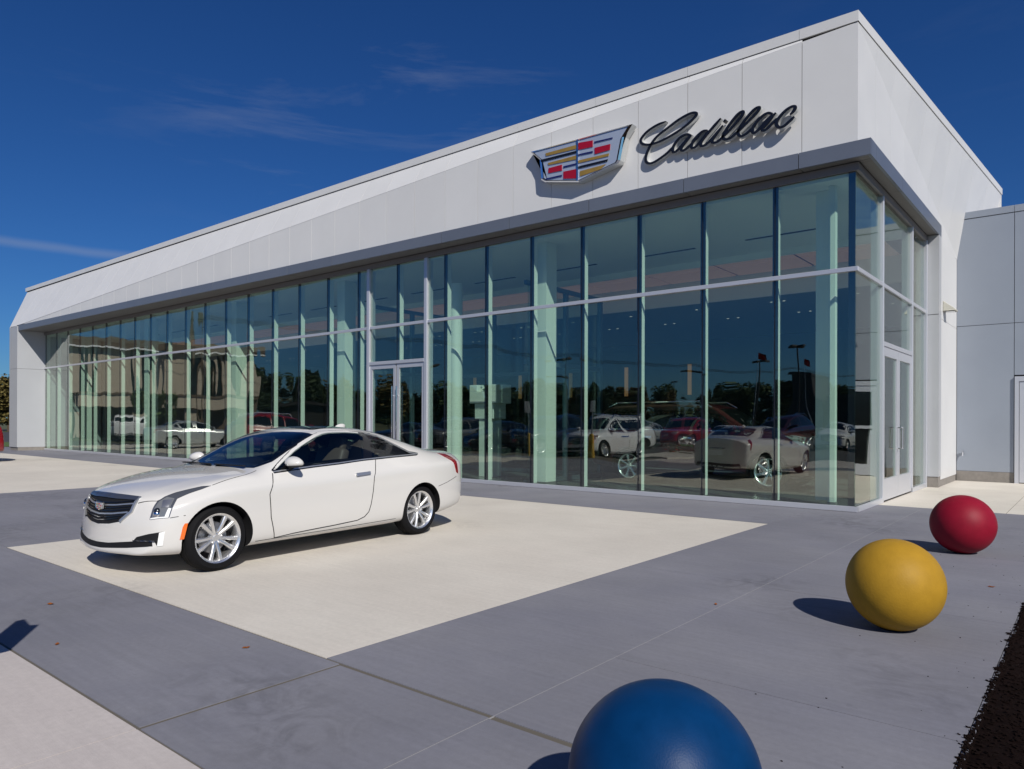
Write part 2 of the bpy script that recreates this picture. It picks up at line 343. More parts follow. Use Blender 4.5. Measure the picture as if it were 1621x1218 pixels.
def body_mesh(S, level, cuts=()):
    """closed car body from rings of control points, mirrored, subdivided, wheel arches cut out"""
    bm = bmesh.new(); rings = []
    st = S['stations']; n = len(st); fb, rb = S['bow']
    def ring(i):
        x = st[i]; W, zb, zs, z5, yb = (pchip(S[k], x) for k in ('W', 'zb', 'zs', 'z5', 'yb'))
        zc, yr, zr = (pchip(S[k], x) for k in ('zc', 'yr', 'zr'))
        side = [(W - .13, zb), (W - .035, zb + .05), (W - .012, zb + .30 * (zs - zb)), (W, zb + .62 * (zs - zb)), (W - .008, zs), (yb, z5)]
        y0 = side[0][0]
        pts = [(0, zb - .0), (y0 * .36, zb), (y0 * .72, zb)] + side + [(yr, zr), (yr * .5, zc - (zc - zr) * .22), (0, zc)]
        f = max(0, 1 - (x - st[0]) / .75) if fb else 0; r = max(0, 1 - (st[-1] - x) / .45)
        out = []
        for j, (y, z) in enumerate(pts):
            ww = W if 3 <= j <= 8 else max(W - .1, .1)
            b = 1 - (y / max(ww, .01)) ** 2
            xx = x
            if f > 0: xx += f * (-fb * b * f + pchip(S['face'], z) * f)
            if r > 0: xx += r * (rb * b * r - pchip(S['rear'], z) * r)
            out.append((xx, y, z))
        return out
    V = [[bm.verts.new(p) for p in ring(i)] for i in range(n)]
    m = len(V[0]); crease = bm.edges.layers.float.new('crease_edge')
    for i in range(n - 1):
        for j in range(m - 1): bm.faces.new((V[i][j], V[i + 1][j], V[i + 1][j + 1], V[i][j + 1]))
    for end, sgn in ((0, 1), (n - 1, -1)):                       # nose and tail caps: a grid from the bottom row to the top row
        R = V[end]; G = [[None] * 6 for _ in range(4)]
        for r in range(6): G[3][r] = R[3 + r]
        for c in range(3): G[c][0] = R[c]; G[c][5] = R[11 - c]
        x = st[end]; W = pchip(S['W'], x)
        for c in range(3):
            for r in range(1, 5):
                fy = (G[c][0].co.y / max(G[3][0].co.y, 1e-6)) * (1 - r / 5) + (G[c][5].co.y / max(G[3][5].co.y, 1e-6)) * r / 5
                y = fy * G[3][r].co.y; z = G[3][r].co.z
                zt = G[c][5].co.z; zt3 = G[3][5].co.z
                z = z + (zt - zt3) * (r / 5) ** 2
                b = 1 - (y / W) ** 2
                xx = x + (-fb * b + pchip(S['face'], z) if sgn > 0 else rb * b - pchip(S['rear'], z))
                G[c][r] = bm.verts.new((xx, y, z))
        for c in range(3):
            for r in range(5):
                f = (G[c][r], G[c + 1][r], G[c + 1][r + 1], G[c][r + 1])
                bm.faces.new(f if sgn > 0 else f[::-1])
    def cr(a, b, v):
        e = bm.edges.get((a, b))
        if e: e[crease] = v
    for i in range(n - 1):
        cr(V[i][7], V[i + 1][7], .45)                         # shoulder line along the flank
        if .3 < st[i] < S.get('hood', 1.3): cr(V[i][9], V[i + 1][9], .65); cr(V[i][8], V[i + 1][8], .35)   # hood creases
    for j in (8, 9, 10): cr(V[0][j], V[0][j + 1], .6)          # leading edge of the hood
    for j in (3, 4): cr(V[0][j], V[0][j + 1], .4)
    for j in (8, 9, 10): cr(V[n - 1][j], V[n - 1][j + 1], .5)  # edge of the boot lid
    bmesh.ops.recalc_face_normals(bm, faces=bm.faces)
    geom = bmesh.ops.mirror(bm, geom=bm.verts[:] + bm.edges[:] + bm.faces[:], axis='Y', merge_dist=1e-5)
    bmesh.ops.remove_doubles(bm, verts=bm.verts, dist=1e-5)
    bmesh.ops.recalc_face_normals(bm, faces=bm.faces)
    bm.edges.ensure_lookup_table()
    me = bpy.data.meshes.new('body'); bm.to_mesh(me); bm.free()
    ob = bpy.data.objects.new('tmp_body', me); bpy.context.scene.collection.objects.link(ob)
    md = ob.modifiers.new('s', 'SUBSURF'); md.levels = level; md.render_levels = level
    dg = bpy.context.evaluated_depsgraph_get(); dg.update()
    me1 = bpy.data.meshes.new_from_object(ob.evaluated_get(dg)); ob.modifiers.clear(); ob.data = me1
    me1.materials.clear(); me1.materials.append(M['pearl']); me1.materials.append(M['black_plastic'])
    bv = bmesh.new(); bv.from_mesh(me1); tree = BVHTree.FromBMesh(bv); bv.free()
    cut = bmesh.new()
    for wx in S['wheels']:
        for s in (1, -1):
            mat = Matrix.Translation((wx, s * .95, S['wr'])) @ Matrix.Rotation(math.pi / 2, 4, 'X')
            bmesh.ops.create_cone(cut, cap_ends=True, segments=48, radius1=S['arch'], radius2=S['arch'], depth=.70, matrix=mat)
    cm = bpy.data.meshes.new('cut'); cut.to_mesh(cm); cut.free(); cm.materials.append(M['pearl']); cm.materials.append(M['black_plastic'])
    for p in cm.polygons: p.material_index = 1
    co = bpy.data.objects.new('tmp_cut', cm); bpy.context.scene.collection.objects.link(co)
    md = ob.modifiers.new('b', 'BOOLEAN'); md.operation = 'DIFFERENCE'; md.object = co; md.solver = 'EXACT'
    extra = []
    for poly, d0, d1 in cuts:                                 # window openings, cut right into the cabin
        cb = bmesh.new(); a = [Vector(p) + Vector(d0) for p in poly]; prism(cb, a, Vector(d1) - Vector(d0)); bmesh.ops.recalc_face_normals(cb, faces=cb.faces)
        bmesh.ops.triangulate(cb, faces=cb.faces[:])
        m_ = bpy.data.meshes.new('cut'); cb.to_mesh(m_); cb.free(); m_.materials.append(M['pearl']); m_.materials.append(M['black_plastic'])
        for p in m_.polygons: p.material_index = 1
        e_ = bpy.data.objects.new('tmp_cut', m_); bpy.context.scene.collection.objects.link(e_); extra.append(e_)
        md = ob.modifiers.new('b', 'BOOLEAN'); md.operation = 'DIFFERENCE'; md.object = e_; md.solver = 'EXACT'
    dg = bpy.context.evaluated_depsgraph_get(); dg.update()
    me2 = bpy.data.meshes.new_from_object(ob.evaluated_get(dg))
    bpy.data.objects.remove(ob); bpy.data.objects.remove(co)
    for e_ in extra: bpy.data.objects.remove(e_)
    for p in me2.polygons: p.use_smooth = True
    b2 = bmesh.new(); b2.from_mesh(me2)
    for e in b2.edges:
        if len(e.link_faces) == 2 and (e.link_faces[0].material_index != e.link_faces[1].material_index): e.smooth = False
    b2.to_mesh(me2); b2.free()
    return me2, tree

def patch(tree, poly, off=.003, thick=.008, step=.05, flip=False, mat=None, name='panel', parent=None, smooth=True, nrm=None):
    """a panel cut to a 3-D outline and laid on the body surface, with an edge of its own"""
    P = [Vector(p) for p in poly]
    if flip: P = [Vector((p.x, -p.y, p.z)) for p in P]
    c = sum(P, Vector()) / len(P)
    if nrm is None:
        nv = Vector()
        for i in range(len(P)): nv += (P[i] - c).cross(P[(i + 1) % len(P)] - c)
    else:
        nv = Vector(nrm)
        if flip: nv.y = -nv.y
    nv.normalize()
    h = tree.find_nearest(c)
    if h[0] is not None and nv.dot(h[1]) < 0: nv = -nv
    u = nv.orthogonal().normalized(); v = nv.cross(u)
    q = [Vector(((p - c).dot(u), (p - c).dot(v))) for p in P]
    area = sum(q[i].x * q[(i + 1) % len(q)].y - q[(i + 1) % len(q)].x * q[i].y for i in range(len(q)))
    if area < 0: q.reverse()
    d = []
    for i in range(len(q)):
        a, b = q[i], q[(i + 1) % len(q)]; k = max(1, int((b - a).length / step))
        d += [a + (b - a) * t / k for t in range(k)]
    nb = len(d)
    x0, x1 = min(p.x for p in d), max(p.x for p in d); y0, y1 = min(p.y for p in d), max(p.y for p in d)
    def inside(x, y):
        r = False
        for i in range(nb):
            a, b = d[i], d[i - 1]
            if (a.y > y) != (b.y > y) and x < (b.x - a.x) * (y - a.y) / (b.y - a.y) + a.x: r = not r
        return r
    ins = []
    gx = x0 + step / 2
    while gx < x1:
        gy = y0 + step / 2
        while gy < y1:
            if inside(gx, gy) and min((p - Vector((gx, gy))).length for p in d) > step * .45: ins.append(Vector((gx, gy)))
            gy += step
        gx += step
    vs, es, fs, *_ = geometry.delaunay_2d_cdt(d + ins, [], [list(range(nb))], 1, 1e-5)
    bm = bmesh.new(); L = []
    for p in vs:
        o = c + u * p.x + v * p.y
        hit = tree.ray_cast(o + nv * .6, -nv, 1.4)
        if hit[0] is None:
            hit = tree.find_nearest(o)
        L.append(bm.verts.new(hit[0] + nv * off))
    for f in fs:
        try: bm.faces.new([L[i] for i in f])
        except ValueError: pass
    bmesh.ops.recalc_face_normals(bm, faces=bm.faces)
    bm.normal_update()
    if bm.faces and sum((f.normal for f in bm.faces), Vector()).dot(nv) < 0: bmesh.ops.reverse_faces(bm, faces=bm.faces)
    if thick:
        be = [e for e in bm.edges if e.is_boundary]
        ret = bmesh.ops.extrude_edge_only(bm, edges=be)
        for g in ret['geom']:
            if isinstance(g, bmesh.types.BMVert): g.co -= nv * thick
        for e in be: e.smooth = False
    for f in bm.faces: f.smooth = smooth
    return link(name, bm, mat, parent)

def strip(pts, w):
    """outline of a thin band along a 3-D polyline, roughly in its own plane"""
    P = [Vector(p) for p in pts]; c = sum(P, Vector()) / len(P)
    A, B = [], []
    for i, p in enumerate(P):
        t = (P[min(i + 1, len(P) - 1)] - P[max(i - 1, 0)]).normalized()
        A.append((p, t))
    n = Vector((0, 1, 0))
    out = [p + n.cross(t).normalized() * w / 2 for p, t in A] + [p - n.cross(t).normalized() * w / 2 for p, t in reversed(A)]
    return out
def ribbon(tree, pts, w, off, mat, name, parent, flip=False, nrm=(0, 1, 0), step=.04):
    """a thin raised or dark band (trim, shut line) following the body surface"""
    nv = Vector(nrm); P = []
    Q = [Vector(p) for p in pts]
    for i in range(len(Q) - 1):
        k = max(1, int((Q[i + 1] - Q[i]).length / step))
        P += [Q[i].lerp(Q[i + 1], t / k) for t in range(k)]
    P.append(Q[-1])
    if flip:
        P = [Vector((p.x, -p.y, p.z)) for p in P]; nv = Vector((nv.x, -nv.y, nv.z))
    nv.normalize()
    bm = bmesh.new(); prev = None
    for i, p in enumerate(P):
        t = (P[min(i + 1, len(P) - 1)] - P[max(i - 1, 0)]).normalized(); s = nv.cross(t).normalized() * w / 2
        row = []
        for o in (p + s, p - s):
            h = tree.ray_cast(o + nv * .5, -nv, 1.2)
            if h[0] is None: h = tree.find_nearest(o)
            row.append(h[0] + nv * off); row.append(h[0] - nv * .004)
        row = [bm.verts.new(row[k]) for k in (1, 0, 2, 3)]
        if prev:
            for k in range(3): bm.faces.new((prev[k], row[k], row[k + 1], prev[k + 1]))
        prev = row
    bmesh.ops.recalc_face_normals(bm, faces=bm.faces)
    return link(name, bm, mat, parent)

def wheel_meshes(S, spokes, rim_mat, twin=True):
    """tyre, rim (with spokes and bolts) and hub dish as shared meshes; axis along +y is the outer face"""
    R, r, w = S['wr'], S['rim'], S['tw']
    prof = [(r - .005, -w / 2 + .012), (r + .02, -w / 2), (R - .035, -w / 2 - .003), (R - .008, -w / 2 + .022), (R, -w / 2 + .05), (R, -.05), (R - .006, -.048), (R - .006, -.042), (R, -.04), (R, -.004), (R - .006, -.004), (R - .006, .004), (R, .004), (R, .04), (R - .006, .042), (R - .006, .048), (R, .05),
            (R, w / 2 - .05), (R - .008, w / 2 - .022), (R - .035, w / 2 + .003), (R - .06, w / 2 - .001), (r + .02, w / 2), (r - .005, w / 2 - .012)]
    ty = lathe_y(prof, 56)
    rim = lathe_y([(r - .004, -w / 2 + .02), (r - .02, -w / 2 + .05), (r - .03, .02), (r - .022, w / 2 - .03), (r - .012, w / 2 - .012), (r + .004, w / 2 - .004), (r + .006, w / 2 - .012)], 56)
    bx = rim
    hubr = .062
    yo = w / 2 - .035
    for k in range(spokes):
        a0 = 2 * math.pi * k / spokes
        for da in ((-.24, .24) if twin else (0,)):
            a = a0 + da; ca, sa = math.cos(a), math.sin(a)
            secs = []
            for rr, hw, yy, th in ((.03, .012, yo - .012, .03), (.075, .015, yo - .004, .03), (r * .6, .017, yo + .008, .03), (r - .012, .021, yo + .012, .03)):
                if not twin: hw *= 1.5
                c0 = Vector((ca * rr, yy, sa * rr)); tv = Vector((-sa, 0, ca))
                secs.append([bx.verts.new(c0 + tv * hw * m + Vector((0, d, 0))) for m, d in ((-1.15, -th), (-1, -.004), (-.55, .003), (.55, .003), (1, -.004), (1.15, -th))])
            for s0, s1 in zip(secs, secs[1:]):
                for j in range(6): bx.faces.new((s0[j], s0[(j + 1) % 6], s1[(j + 1) % 6], s1[j]))
    add_lathe_y(bx, [(0, yo - .002), (hubr * .45, yo - .002), (hubr * .55, yo - .010), (hubr, yo - .012), (hubr + .004, yo - .045)], 24)
    for k in range(5):
        a = 2 * math.pi * (k + .5) / 5
        bmesh.ops.create_cone(bx, cap_ends=True, segments=6, radius1=.011, radius2=.009, depth=.02, matrix=Matrix.Translation((math.cos(a) * .056, yo - .004, math.sin(a) * .056)) @ Matrix.Rotation(-math.pi / 2, 4, 'X'))
    bmesh.ops.recalc_face_normals(bx, faces=bx.faces)
    for f in bx.faces: f.smooth = True
    bmesh.ops.recalc_face_normals(ty, faces=ty.faces)
    for f in ty.faces: f.smooth = True
    disc = lathe_y([(0, .0), (.15, .0), (.155, -.012), (.155, -.03), (.0, -.03)], 32)
    bmesh.ops.recalc_face_normals(disc, faces=disc.faces)
    well = lathe_y([(0, -w / 2 + .03), (r - .006, -w / 2 + .03), (r - .006, -.02)], 32)
    def done(nm, bm, mt, ang=40):
        me = bpy.data.meshes.new(nm); bm.to_mesh(me); bm.free(); me.materials.append(mt)
        sharpen(me, ang); return me
    return [('tyre', done('tyre', ty, M['rubber'], 50)), ('rim', done('rim', bx, rim_mat, 35)), ('brake_disc', done('brake_disc', disc, M['steel'], 40)), ('wheel_well', done('wheel_well', well, M['black_plastic'], 40))]

def add_wheels(root, S, meshes):
    for wx in S['wheels']:
        for s in (1, -1):
            w = bpy.data.objects.new('wheel', meshes[0][1]); C.objects.link(w); w.parent = root
            w.location = (wx, s * (S['track'] - S['tw'] / 2), S['wr']); w.rotation_euler = (0, 0.3 * wx, 0 if s > 0 else math.pi)
            for nm, me in meshes[1:]:
                o = bpy.data.objects.new(nm, me); C.objects.link(o); o.parent = w
# ------------------------------------------------------------------ ground
def rect(name, x0, x1, y0, y1, z0, z1, m, parent=None): return box(name, x0, x1, y0, y1, z0, z1, m, parent)
ter = kind(rect('terrain', -900, 900, -900, 900, -.6, -.10, 'earth'))
lot = kind(rect('parking_lot', -62, 40, -100, -11.05, -.1, -.045, 'asphalt'))
road = kind(rect('road', -130, -42.5, -8, 60, -.1, -.05, 'asphalt'))
bed = kind(rect('mulch_bed', 2.602, 9.0, -22, -.6, -.1, -.03, 'mulch'))
plaza = kind(empty('plaza'), 'structure')
joint = rect('joint_filler', -42, 2.55, -14.9, 12, -.1, -.005, 'sealant', plaza)
rect('joint_strip', .746, .754, -14.8, 1.3, -.1, -.0015, 'pale_joint', plaza)
g = .008
def slabs(xs, ys, m, gap=g, nm='concrete_slab'):
    for a, b in zip(xs, xs[1:]):
        for c, d in zip(ys, ys[1:]): rect(nm, a + gap, b - gap, c + gap, d - gap, -.1, 0, m, plaza)
rnd = random.Random(4)
BL, TN, PL = 'blue_concrete', 'tan_concrete', 'pale_concrete'
# display pad under the coupe, and the long pad of the other display cars
slabs([-6.55, -.6], [-9.8, -2.25], TN, .002)
slabs([-42, -13.7], [-9.8, -2.4], TN, .002)
# grey-blue paving round them
slabs([-13.7, -6.55], [-9.8, -6.0, -2.3], BL, .003)
slabs([-42, -27.8, -13.7], [-2.4, -.06], BL, .003)
slabs([-13.7, -6.55, -.6], [-2.27, -.06], BL, .003)
slabs([-42, -27.7, -13.7, -6.55], [-10.98, -9.8], BL, .004)
slabs([-6.55, -.44], [-10.98, -9.8], BL, .014)
rect('concrete_slab', -.425, .744, -10.972, -9.829, -.1, 0, BL, plaza)
slabs([-.6, .75], [-9.8, -6.1, -2.27, -.06], BL, .003)
rect('edge_strip', 2.585, 2.60, -14.9, 1.38, -.1, -.002, BL, plaza)
slabs([.75, 2.583], [-9.80, -8.66, -6.2, -3.3, -.93, 1.38], BL, .003)
slabs([.75, 2.6], [-14.9, -11.2, -9.836], BL, .003)
slabs([0.02, .75], [-.06, 1.38], BL, .004)
# paler drive apron
slabs([-10, -5.2, -.44, .75], [-14.9, -10.98], PL, .004)
# side walk along the white flank
slabs([.02, 1.9, 4.2, 9], [1.38, 3.6, 6.2, 8.5], TN, .005)
# a ragged edge of mulch spilled on the paving
rr = random.Random(9); cv, cf = [], []
CUBE_F = ((0, 2, 3, 1), (4, 5, 7, 6), (0, 1, 5, 4), (2, 6, 7, 3), (0, 4, 6, 2), (1, 3, 7, 5))
def crumb(x, y, z, sx, sy, sz, tilt):
    a = rr.uniform(0, 6.28); ca, sa = math.cos(a), math.sin(a); t = rr.uniform(-tilt, tilt); b = len(cv)
    for k in (-.5, .5):
        for j in (-.5, .5):
            for i in (-.5, .5):
                u, v, w = i * sx * rr.uniform(.7, 1.2), j * sy, k * sz + i * sx * t
                cv.append((x + u * ca - v * sa, y + u * sa + v * ca, z + w))
    cf.extend(tuple(b + q for q in f) for f in CUBE_F)
for k in range(2600):
    y = rr.uniform(-12.2, -1); s = rr.uniform(.003, .011); crumb(2.612 - abs(rr.gauss(0, .008 + .010 * math.sin(y * 3.1) ** 2)), y, s * .35, s * 1.8, s * .8, s * .7, .4)
for k in range(110):
    s = rr.uniform(.002, .006); crumb(2.58 - abs(rr.gauss(0, .4)), rr.uniform(-12, -1), s * .3, s * 1.6, s, s * .6, .2)
for k in range(9000):
    s = rr.uniform(.005, .012); crumb(rr.uniform(2.59, 3.3), rr.uniform(-12.4, -1), -.030 + rr.uniform(0, .010), s * 2, s, s * .35, .12)
me = bpy.data.meshes.new('mulch_crumbs'); me.from_pydata(cv, [], cf); me.materials.append(M['crumb'])
o = bpy.data.objects.new('mulch_crumbs', me); C.objects.link(o); kind(o, 'stuff')
# fallen leaves
def leaf(loc, rz, s, label):
    bm = bmesh.new(); pts = [(-1, 0, .1), (-.5, .45, .25), (.2, .5, .12), (1, .05, .3), (.3, -.5, .05), (-.4, -.4, .22)]
    c = bm.verts.new((0, 0, 0.02)); v = [bm.verts.new(p) for p in pts]
    for i in range(6): bm.faces.new((c, v[i], v[(i + 1) % 6]))
    ret = bmesh.ops.solidify(bm, geom=bm.faces[:], thickness=.05)
    o = link('fallen_leaf', bm, 'leaf_orange'); o.location = (loc[0], loc[1], .002); o.rotation_euler = (0, 0, rz); o.scale = (s, s, s)
    tag(o, label, 'leaf', 'dry leaves on the paving'); return o
leaf((-3.32, -10.41), .4, .035, 'dry orange leaf on grey paving beside the box-shaped shadow')
leaf((-1.15, -10.01), 1.2, .026, 'small red-orange leaf on grey paving below the corner of the pale pad')
leaf((.70, -7.04), 2.0, .024, 'dry leaf on the thin joint line left of the yellow ball')
leaf((2.32, -4.9), .2, .030, 'dry leaf on paving to the right of the yellow ball near the mulch')
leaf((-2.15, -10.75), 2.6, .024, 'faded leaf on grey paving at the edge of the pale apron')
# ------------------------------------------------------------------ showroom building
B = empty('showroom_building'); tag(B, 'white panelled showroom with a long glass front and a folded white parapet', 'building')
GZ, TZ0, TZ1, HZ = .09, 3.89, 3.965, 5.53
FB, FT = 5.64, 5.89
XL = -36.2
def fo(x): return .29 + .0222 * (-x)                     # how far the canopy stands out in front of the glass
def wo_(x): return .05 + .0289 * (-x)                    # and the lower white wall above it
mull = [-1.30, -2.63, -3.96, -5.30, -6.63, -7.96, -9.29, -9.91, -11.015, -12.12, -12.6, -13.97, -15.37, -16.78, -18.18, -19.57, -20.95, -22.34, -23.75, -25.1, -26.46, -27.82, -29.2, -30.6, -32.0, -33.4, -34.8]
lines = [0] + mull + [XL]
doorx = (-12.12, -9.91)
t_ = .012
prn = random.Random(12)
def tilt(o, ax, mean=.002):                              # panes never hang perfectly in one plane
    vs = o.data.vertices; c = sum((v.co for v in vs), Vector()) / 8; a, b = mean + prn.gauss(0, .0012), prn.gauss(0, .0008)
    for v in vs:
        k = a * (v.co[ax] - c[ax]) + b * (v.co.z - c.z)
        v.co[1 - ax] += k
    return o
def pane(x0, x1, z0, z1): return tilt(box('glass_pane', x0 - .006, x1 + .006, 0, t_, z0, z1, 'pane_glass', B), 0)
for a, b in zip(lines, lines[1:]):
    pane(a, b, TZ1 + .002, HZ)
    if doorx[0] - .01 < b and a < doorx[1] + .01: pane(a, b, 3.02, TZ0 - .002)
    else: pane(a, b, GZ, TZ0 - .002)
# fins behind the glass: pale aluminium with a dark front edge
def fin(x, w=.05, z0=GZ, z1=HZ, front='silicone'):
    bm = bmesh.new(); add_box(bm, x - w / 2, x + w / 2, .05, .20, z0, z1, 0); add_box(bm, x - .045, x + .045, t_ + .004, .05 - .002, z0, z1, 1)
    return link('mullion', bm, ['fin_white', front], B)
for x in mull:
    if x in (-9.91, -12.12): continue
    fin(x, z0=3.02 if abs(x + 11.015) < .01 else GZ)
fin(XL + .03)
# joint of the glass itself, a thin dark bead on the outside
for x in mull:
    if x in (-9.91, -12.12): continue
    box('glazing_bead', x - .009, x + .009, -.004, -.001, 3.02 if abs(x + 11.015) < .01 else GZ, HZ, 'silicone', B)
box('transom', XL, .045, -.045, -.003, TZ0, TZ1, 'aluminium', B, .006)
box('sill_rail', XL, doorx[0] - .06, -.05, -.003, 0, GZ, 'aluminium', B, .006)
box('sill_rail', doorx[1] + .06, .05, -.05, -.003, 0, GZ, 'aluminium', B, .006)
box('head_rail', XL, .05, -.05, -.003, HZ - .02, FB - .004, 'head_frame', B)
for x in (doorx[0], doorx[1]): box('door_jamb', x - .055, x + .055, -.06, .16, 0, HZ - .022, 'aluminium', B, .006)
box('door_head', doorx[0] + .057, doorx[1] - .057, -.058, .10, 2.93, 3.015, 'aluminium', B, .006)
def door_leaf(x0, x1, hx):
    d = box('door', x0, x1, -.02, .035, .03, .17, 'aluminium', B)
    bm = bmesh.new()
    for a in ((x0, x1, .03, .20), (x0, x1, 2.82, 2.925), (x0, x0 + .09, .202, 2.818), (x1 - .09, x1, .202, 2.818)): add_box(bm, a[0], a[1], -.03, .03, a[2], a[3])
    me = bpy.data.meshes.new('door'); bm.to_mesh(me); bm.free(); me.materials.append(M['aluminium']); d.data = me
    box('door_glass', x0 + .091, x1 - .091, -.006, .006, .203, 2.817, 'pane_glass', d)
    bm = bmesh.new(); add_tube(bm, (hx, -.10, .55), (hx, -.10, 2.35), .016, 14)
    for z in (.75, 2.1): add_tube(bm, (hx, -.10, z), (hx, -.03, z), .010, 8)
    h = link('handle', bm, 'chrome', d); smooth_obj(h)
door_leaf(doorx[0] + .06, -11.035, -11.10); door_leaf(-10.995, doorx[1] - .06, -10.93)
# side glass, on the flank
SY = [0, 1.64, 1.80, 4.33, 5.80]
def spane(y0, y1, z0, z1): return tilt(box('glass_pane', -t_, 0, y0 + .006, y1 - .006, z0, z1, 'pane_glass', B), 1, 0)
for a, b in ((.0, 1.72), (1.72, 4.33), (4.33, 5.80)):
    spane(a + .01, b, TZ1 + .002, HZ)
    spane(a + .01, b, (2.92 if a == 1.72 else GZ), TZ0 - .002)
for y in (1.72, 4.33):
    box('mullion', -.16, .05, y - .04, y + .04, GZ if y > 4 else 0, HZ, 'aluminium', B, .005)
box('mullion', -.16, .06, 5.80, 5.90, 0, HZ, 'aluminium', B, .005)
box('transom', .003, .045, .003, 5.79, TZ0, TZ1, 'aluminium', B, .006)
box('sill_rail', .003, .05, -.048, 1.68, 0, GZ, 'aluminium', B, .006); box('sill_rail', .003, .05, 4.37, 5.79, 0, GZ, 'aluminium', B, .006)
box('head_rail', .003, .05, .003, 5.86, HZ - .02, FB - .004, 'head_frame', B)
box('door_head', -.08, .048, 1.762, 4.288, 2.83, 2.915, 'aluminium', B, .005)
def side_leaf(y0, y1, hy, sgn):
    bm = bmesh.new()
    for a in ((y0, y1, .03, .42), (y0, y1, 2.66, 2.825), (y0, y0 + .13, .422, 2.658), (y1 - .13, y1, .422, 2.658)): add_box(bm, -.03, .03, a[0], a[1], a[2], a[3])
    d = link('door', bm, 'aluminium', B)
    box('door_glass', -.006, .006, y0 + .131, y1 - .131, .423, 2.657, 'pane_glass', d)
    bm = bmesh.new(); P = [(.03, hy, .95), (.10, hy, .95), (.10, hy + sgn * .0, 1.35), (.03, hy, 1.35)]
    for p, q in zip(P, P[1:]): add_tube(bm, p, q, .013, 10)
    smooth_obj(link('handle', bm, 'chrome', d))
side_leaf(1.765, 3.035, 2.94, 1); side_leaf(3.045, 4.285, 3.14, -1)
# corner post behind the glass
box('corner_post', -.115, -.014, .015, .045, GZ, HZ, 'silicone', B)
# canopy: grey fascia and soffit, in lengths of about two metres
fx = [.28] + [-.81 - 2.03 * k for k in range(18)]
fx[-1] = XL - .1
fx = [x for x in fx if x > XL] + [XL - .1]
for a, b in zip(fx, fx[1:]):
    a2, b2 = a - .006, b + .006
    if a == .28: a2 = .28
    ya, yb = -fo(min(a2, 0)) + (0.01 if a == .28 else 0), -fo(b2)
    slab('fascia_panel', [(a2, ya, FB), (b2, yb, FB), (b2, yb + .05, FB), (a2, ya + .05, FB)], (0, 0, FT - FB), 'fascia_grey', B)
    slab('soffit_panel', [(min(a2, .23), ya + .052, FB + .012), (b2, yb + .052, FB + .012), (b2, -.03 if b2 < 0 else .2, FB + .012), (min(a2, .23), -.03, FB + .012)], (0, 0, .02), 'soffit', B)
    slab('ledge_flashing', [(a2, ya + .002, FT + .001), (b2, yb + .002, FT + .001), (b2, -wo_(b2) + .05, FT + .001), (a2, -wo_(min(a2, 0)) + .05, FT + .001)], (0, 0, .006), 'fascia_grey', B)
ys = [-.288, .10, 2.05, 4.1, 6.2]
for a, b in zip(ys, ys[1:]):
    box('fascia_panel', .232 if a > -.2 else .232, .28, a + .004 if a > -.2 else -.238, b - .004, FB, FT, 'fascia_grey', B)
    box('soffit_panel', .052, .23, max(a, -.02) + .004, min(b, 5.9) - .004, FB + .012, FB + .032, 'soffit', B)
    box('ledge_flashing', .02, .279, max(a, -.0) + .003, b - .003, FT + .001, FT + .007, 'fascia_grey', B)
# folded white wall above: crease from the canopy end to the top of the corner
CZ0, CZ1, XE = 5.897, 7.885, -37.43
A_ = Vector((XE, -1.12, 5.86)); D_ = Vector((.035, -.05, CZ1)); E_ = Vector((-38.72, .0, CZ1))
def crease_z(x): return 5.88 + (CZ1 - 5.88) * (x - (-36.35)) / (.035 + 36.35)
nU = (D_ - A_).cross(E_ - A_).normalized()
def upper_y(x, z): return A_.y - (nU.x * (x - A_.x) + nU.z * (z - A_.z)) / nU.y
px = [.035, -.83] + [-.83 - 1.02 * k for k in range(1, 37)]
px[-1] = XE
TH = .03
for a, b in zip(px, px[1:]):
    a2, b2 = a - (.005 if a < 0 else 0), b + .005
    za, zb_ = crease_z(a2), max(crease_z(b2), CZ0 + .004)
    ya, yb = -wo_(min(a2, 0)), -wo_(b2)
    if za > CZ0 + .03:
        slab('facade_panel', [(a2, ya, CZ0), (b2, yb, CZ0), (b2, yb, zb_), (a2, ya, za)], (0, TH, 0), 'white_panel', B)
    if CZ1 - za > .02:
        slab('facade_panel', [(a2, upper_y(a2, za), za + .001), (b2, upper_y(b2, zb_), zb_ + .001), (b2 + (-.0), upper_y(b2, CZ1), CZ1), (a2, upper_y(a2, CZ1), CZ1)], (0, TH, 0), 'white_panel', B)
# the sloping end piece beyond the last joint
xe = px[-1] + .0
slab('facade_panel', [(XE + .005, upper_y(XE + .005, 5.87), 5.87), (XE - 1.27, .0, CZ1), (XE + .005, upper_y(XE + .005, CZ1), CZ1)], (0, TH, 0), 'white_panel', B)
slab('facade_panel', [(XE + .012, -1.09, 5.87), (XE - 1.26, .03, CZ1), (XE - 1.26, 2.6, CZ1), (XE + .012, 2.6, 5.87)], (.05, 0, 0), 'white_panel', B)
# backing behind the open joints
slab('wall_backing', [(0, .02, CZ0), (XL, .02, CZ0), (XL - .8, .12, CZ1), (0, .02, CZ1)], (0, .05, 0), 'white_joint', B)
slab('wall_backing', [(0, -.02, CZ0), (XL, -wo_(XL) + .04, CZ0), (XL, -wo_(XL) + .06, CZ0 + .02), (0, .0, CZ1)], (0, .012, 0), 'white_joint', B)
cx = [.045] + [-.88 - 2.03 * k for k in range(19)]
cx = [x for x in cx if x > -38.0] + [-38.79]
for a, b in zip(cx, cx[1:]):
    box('coping_cap', b + .003, a - (.003 if a < 0 else 0), -.065, .35, CZ1 + .012, 8.068, 'white_panel', B)
box('coping_shadow_gap', -38.7, .0, -.03, .3, CZ1 - .01, CZ1 + .012, 'joint_dark', B)
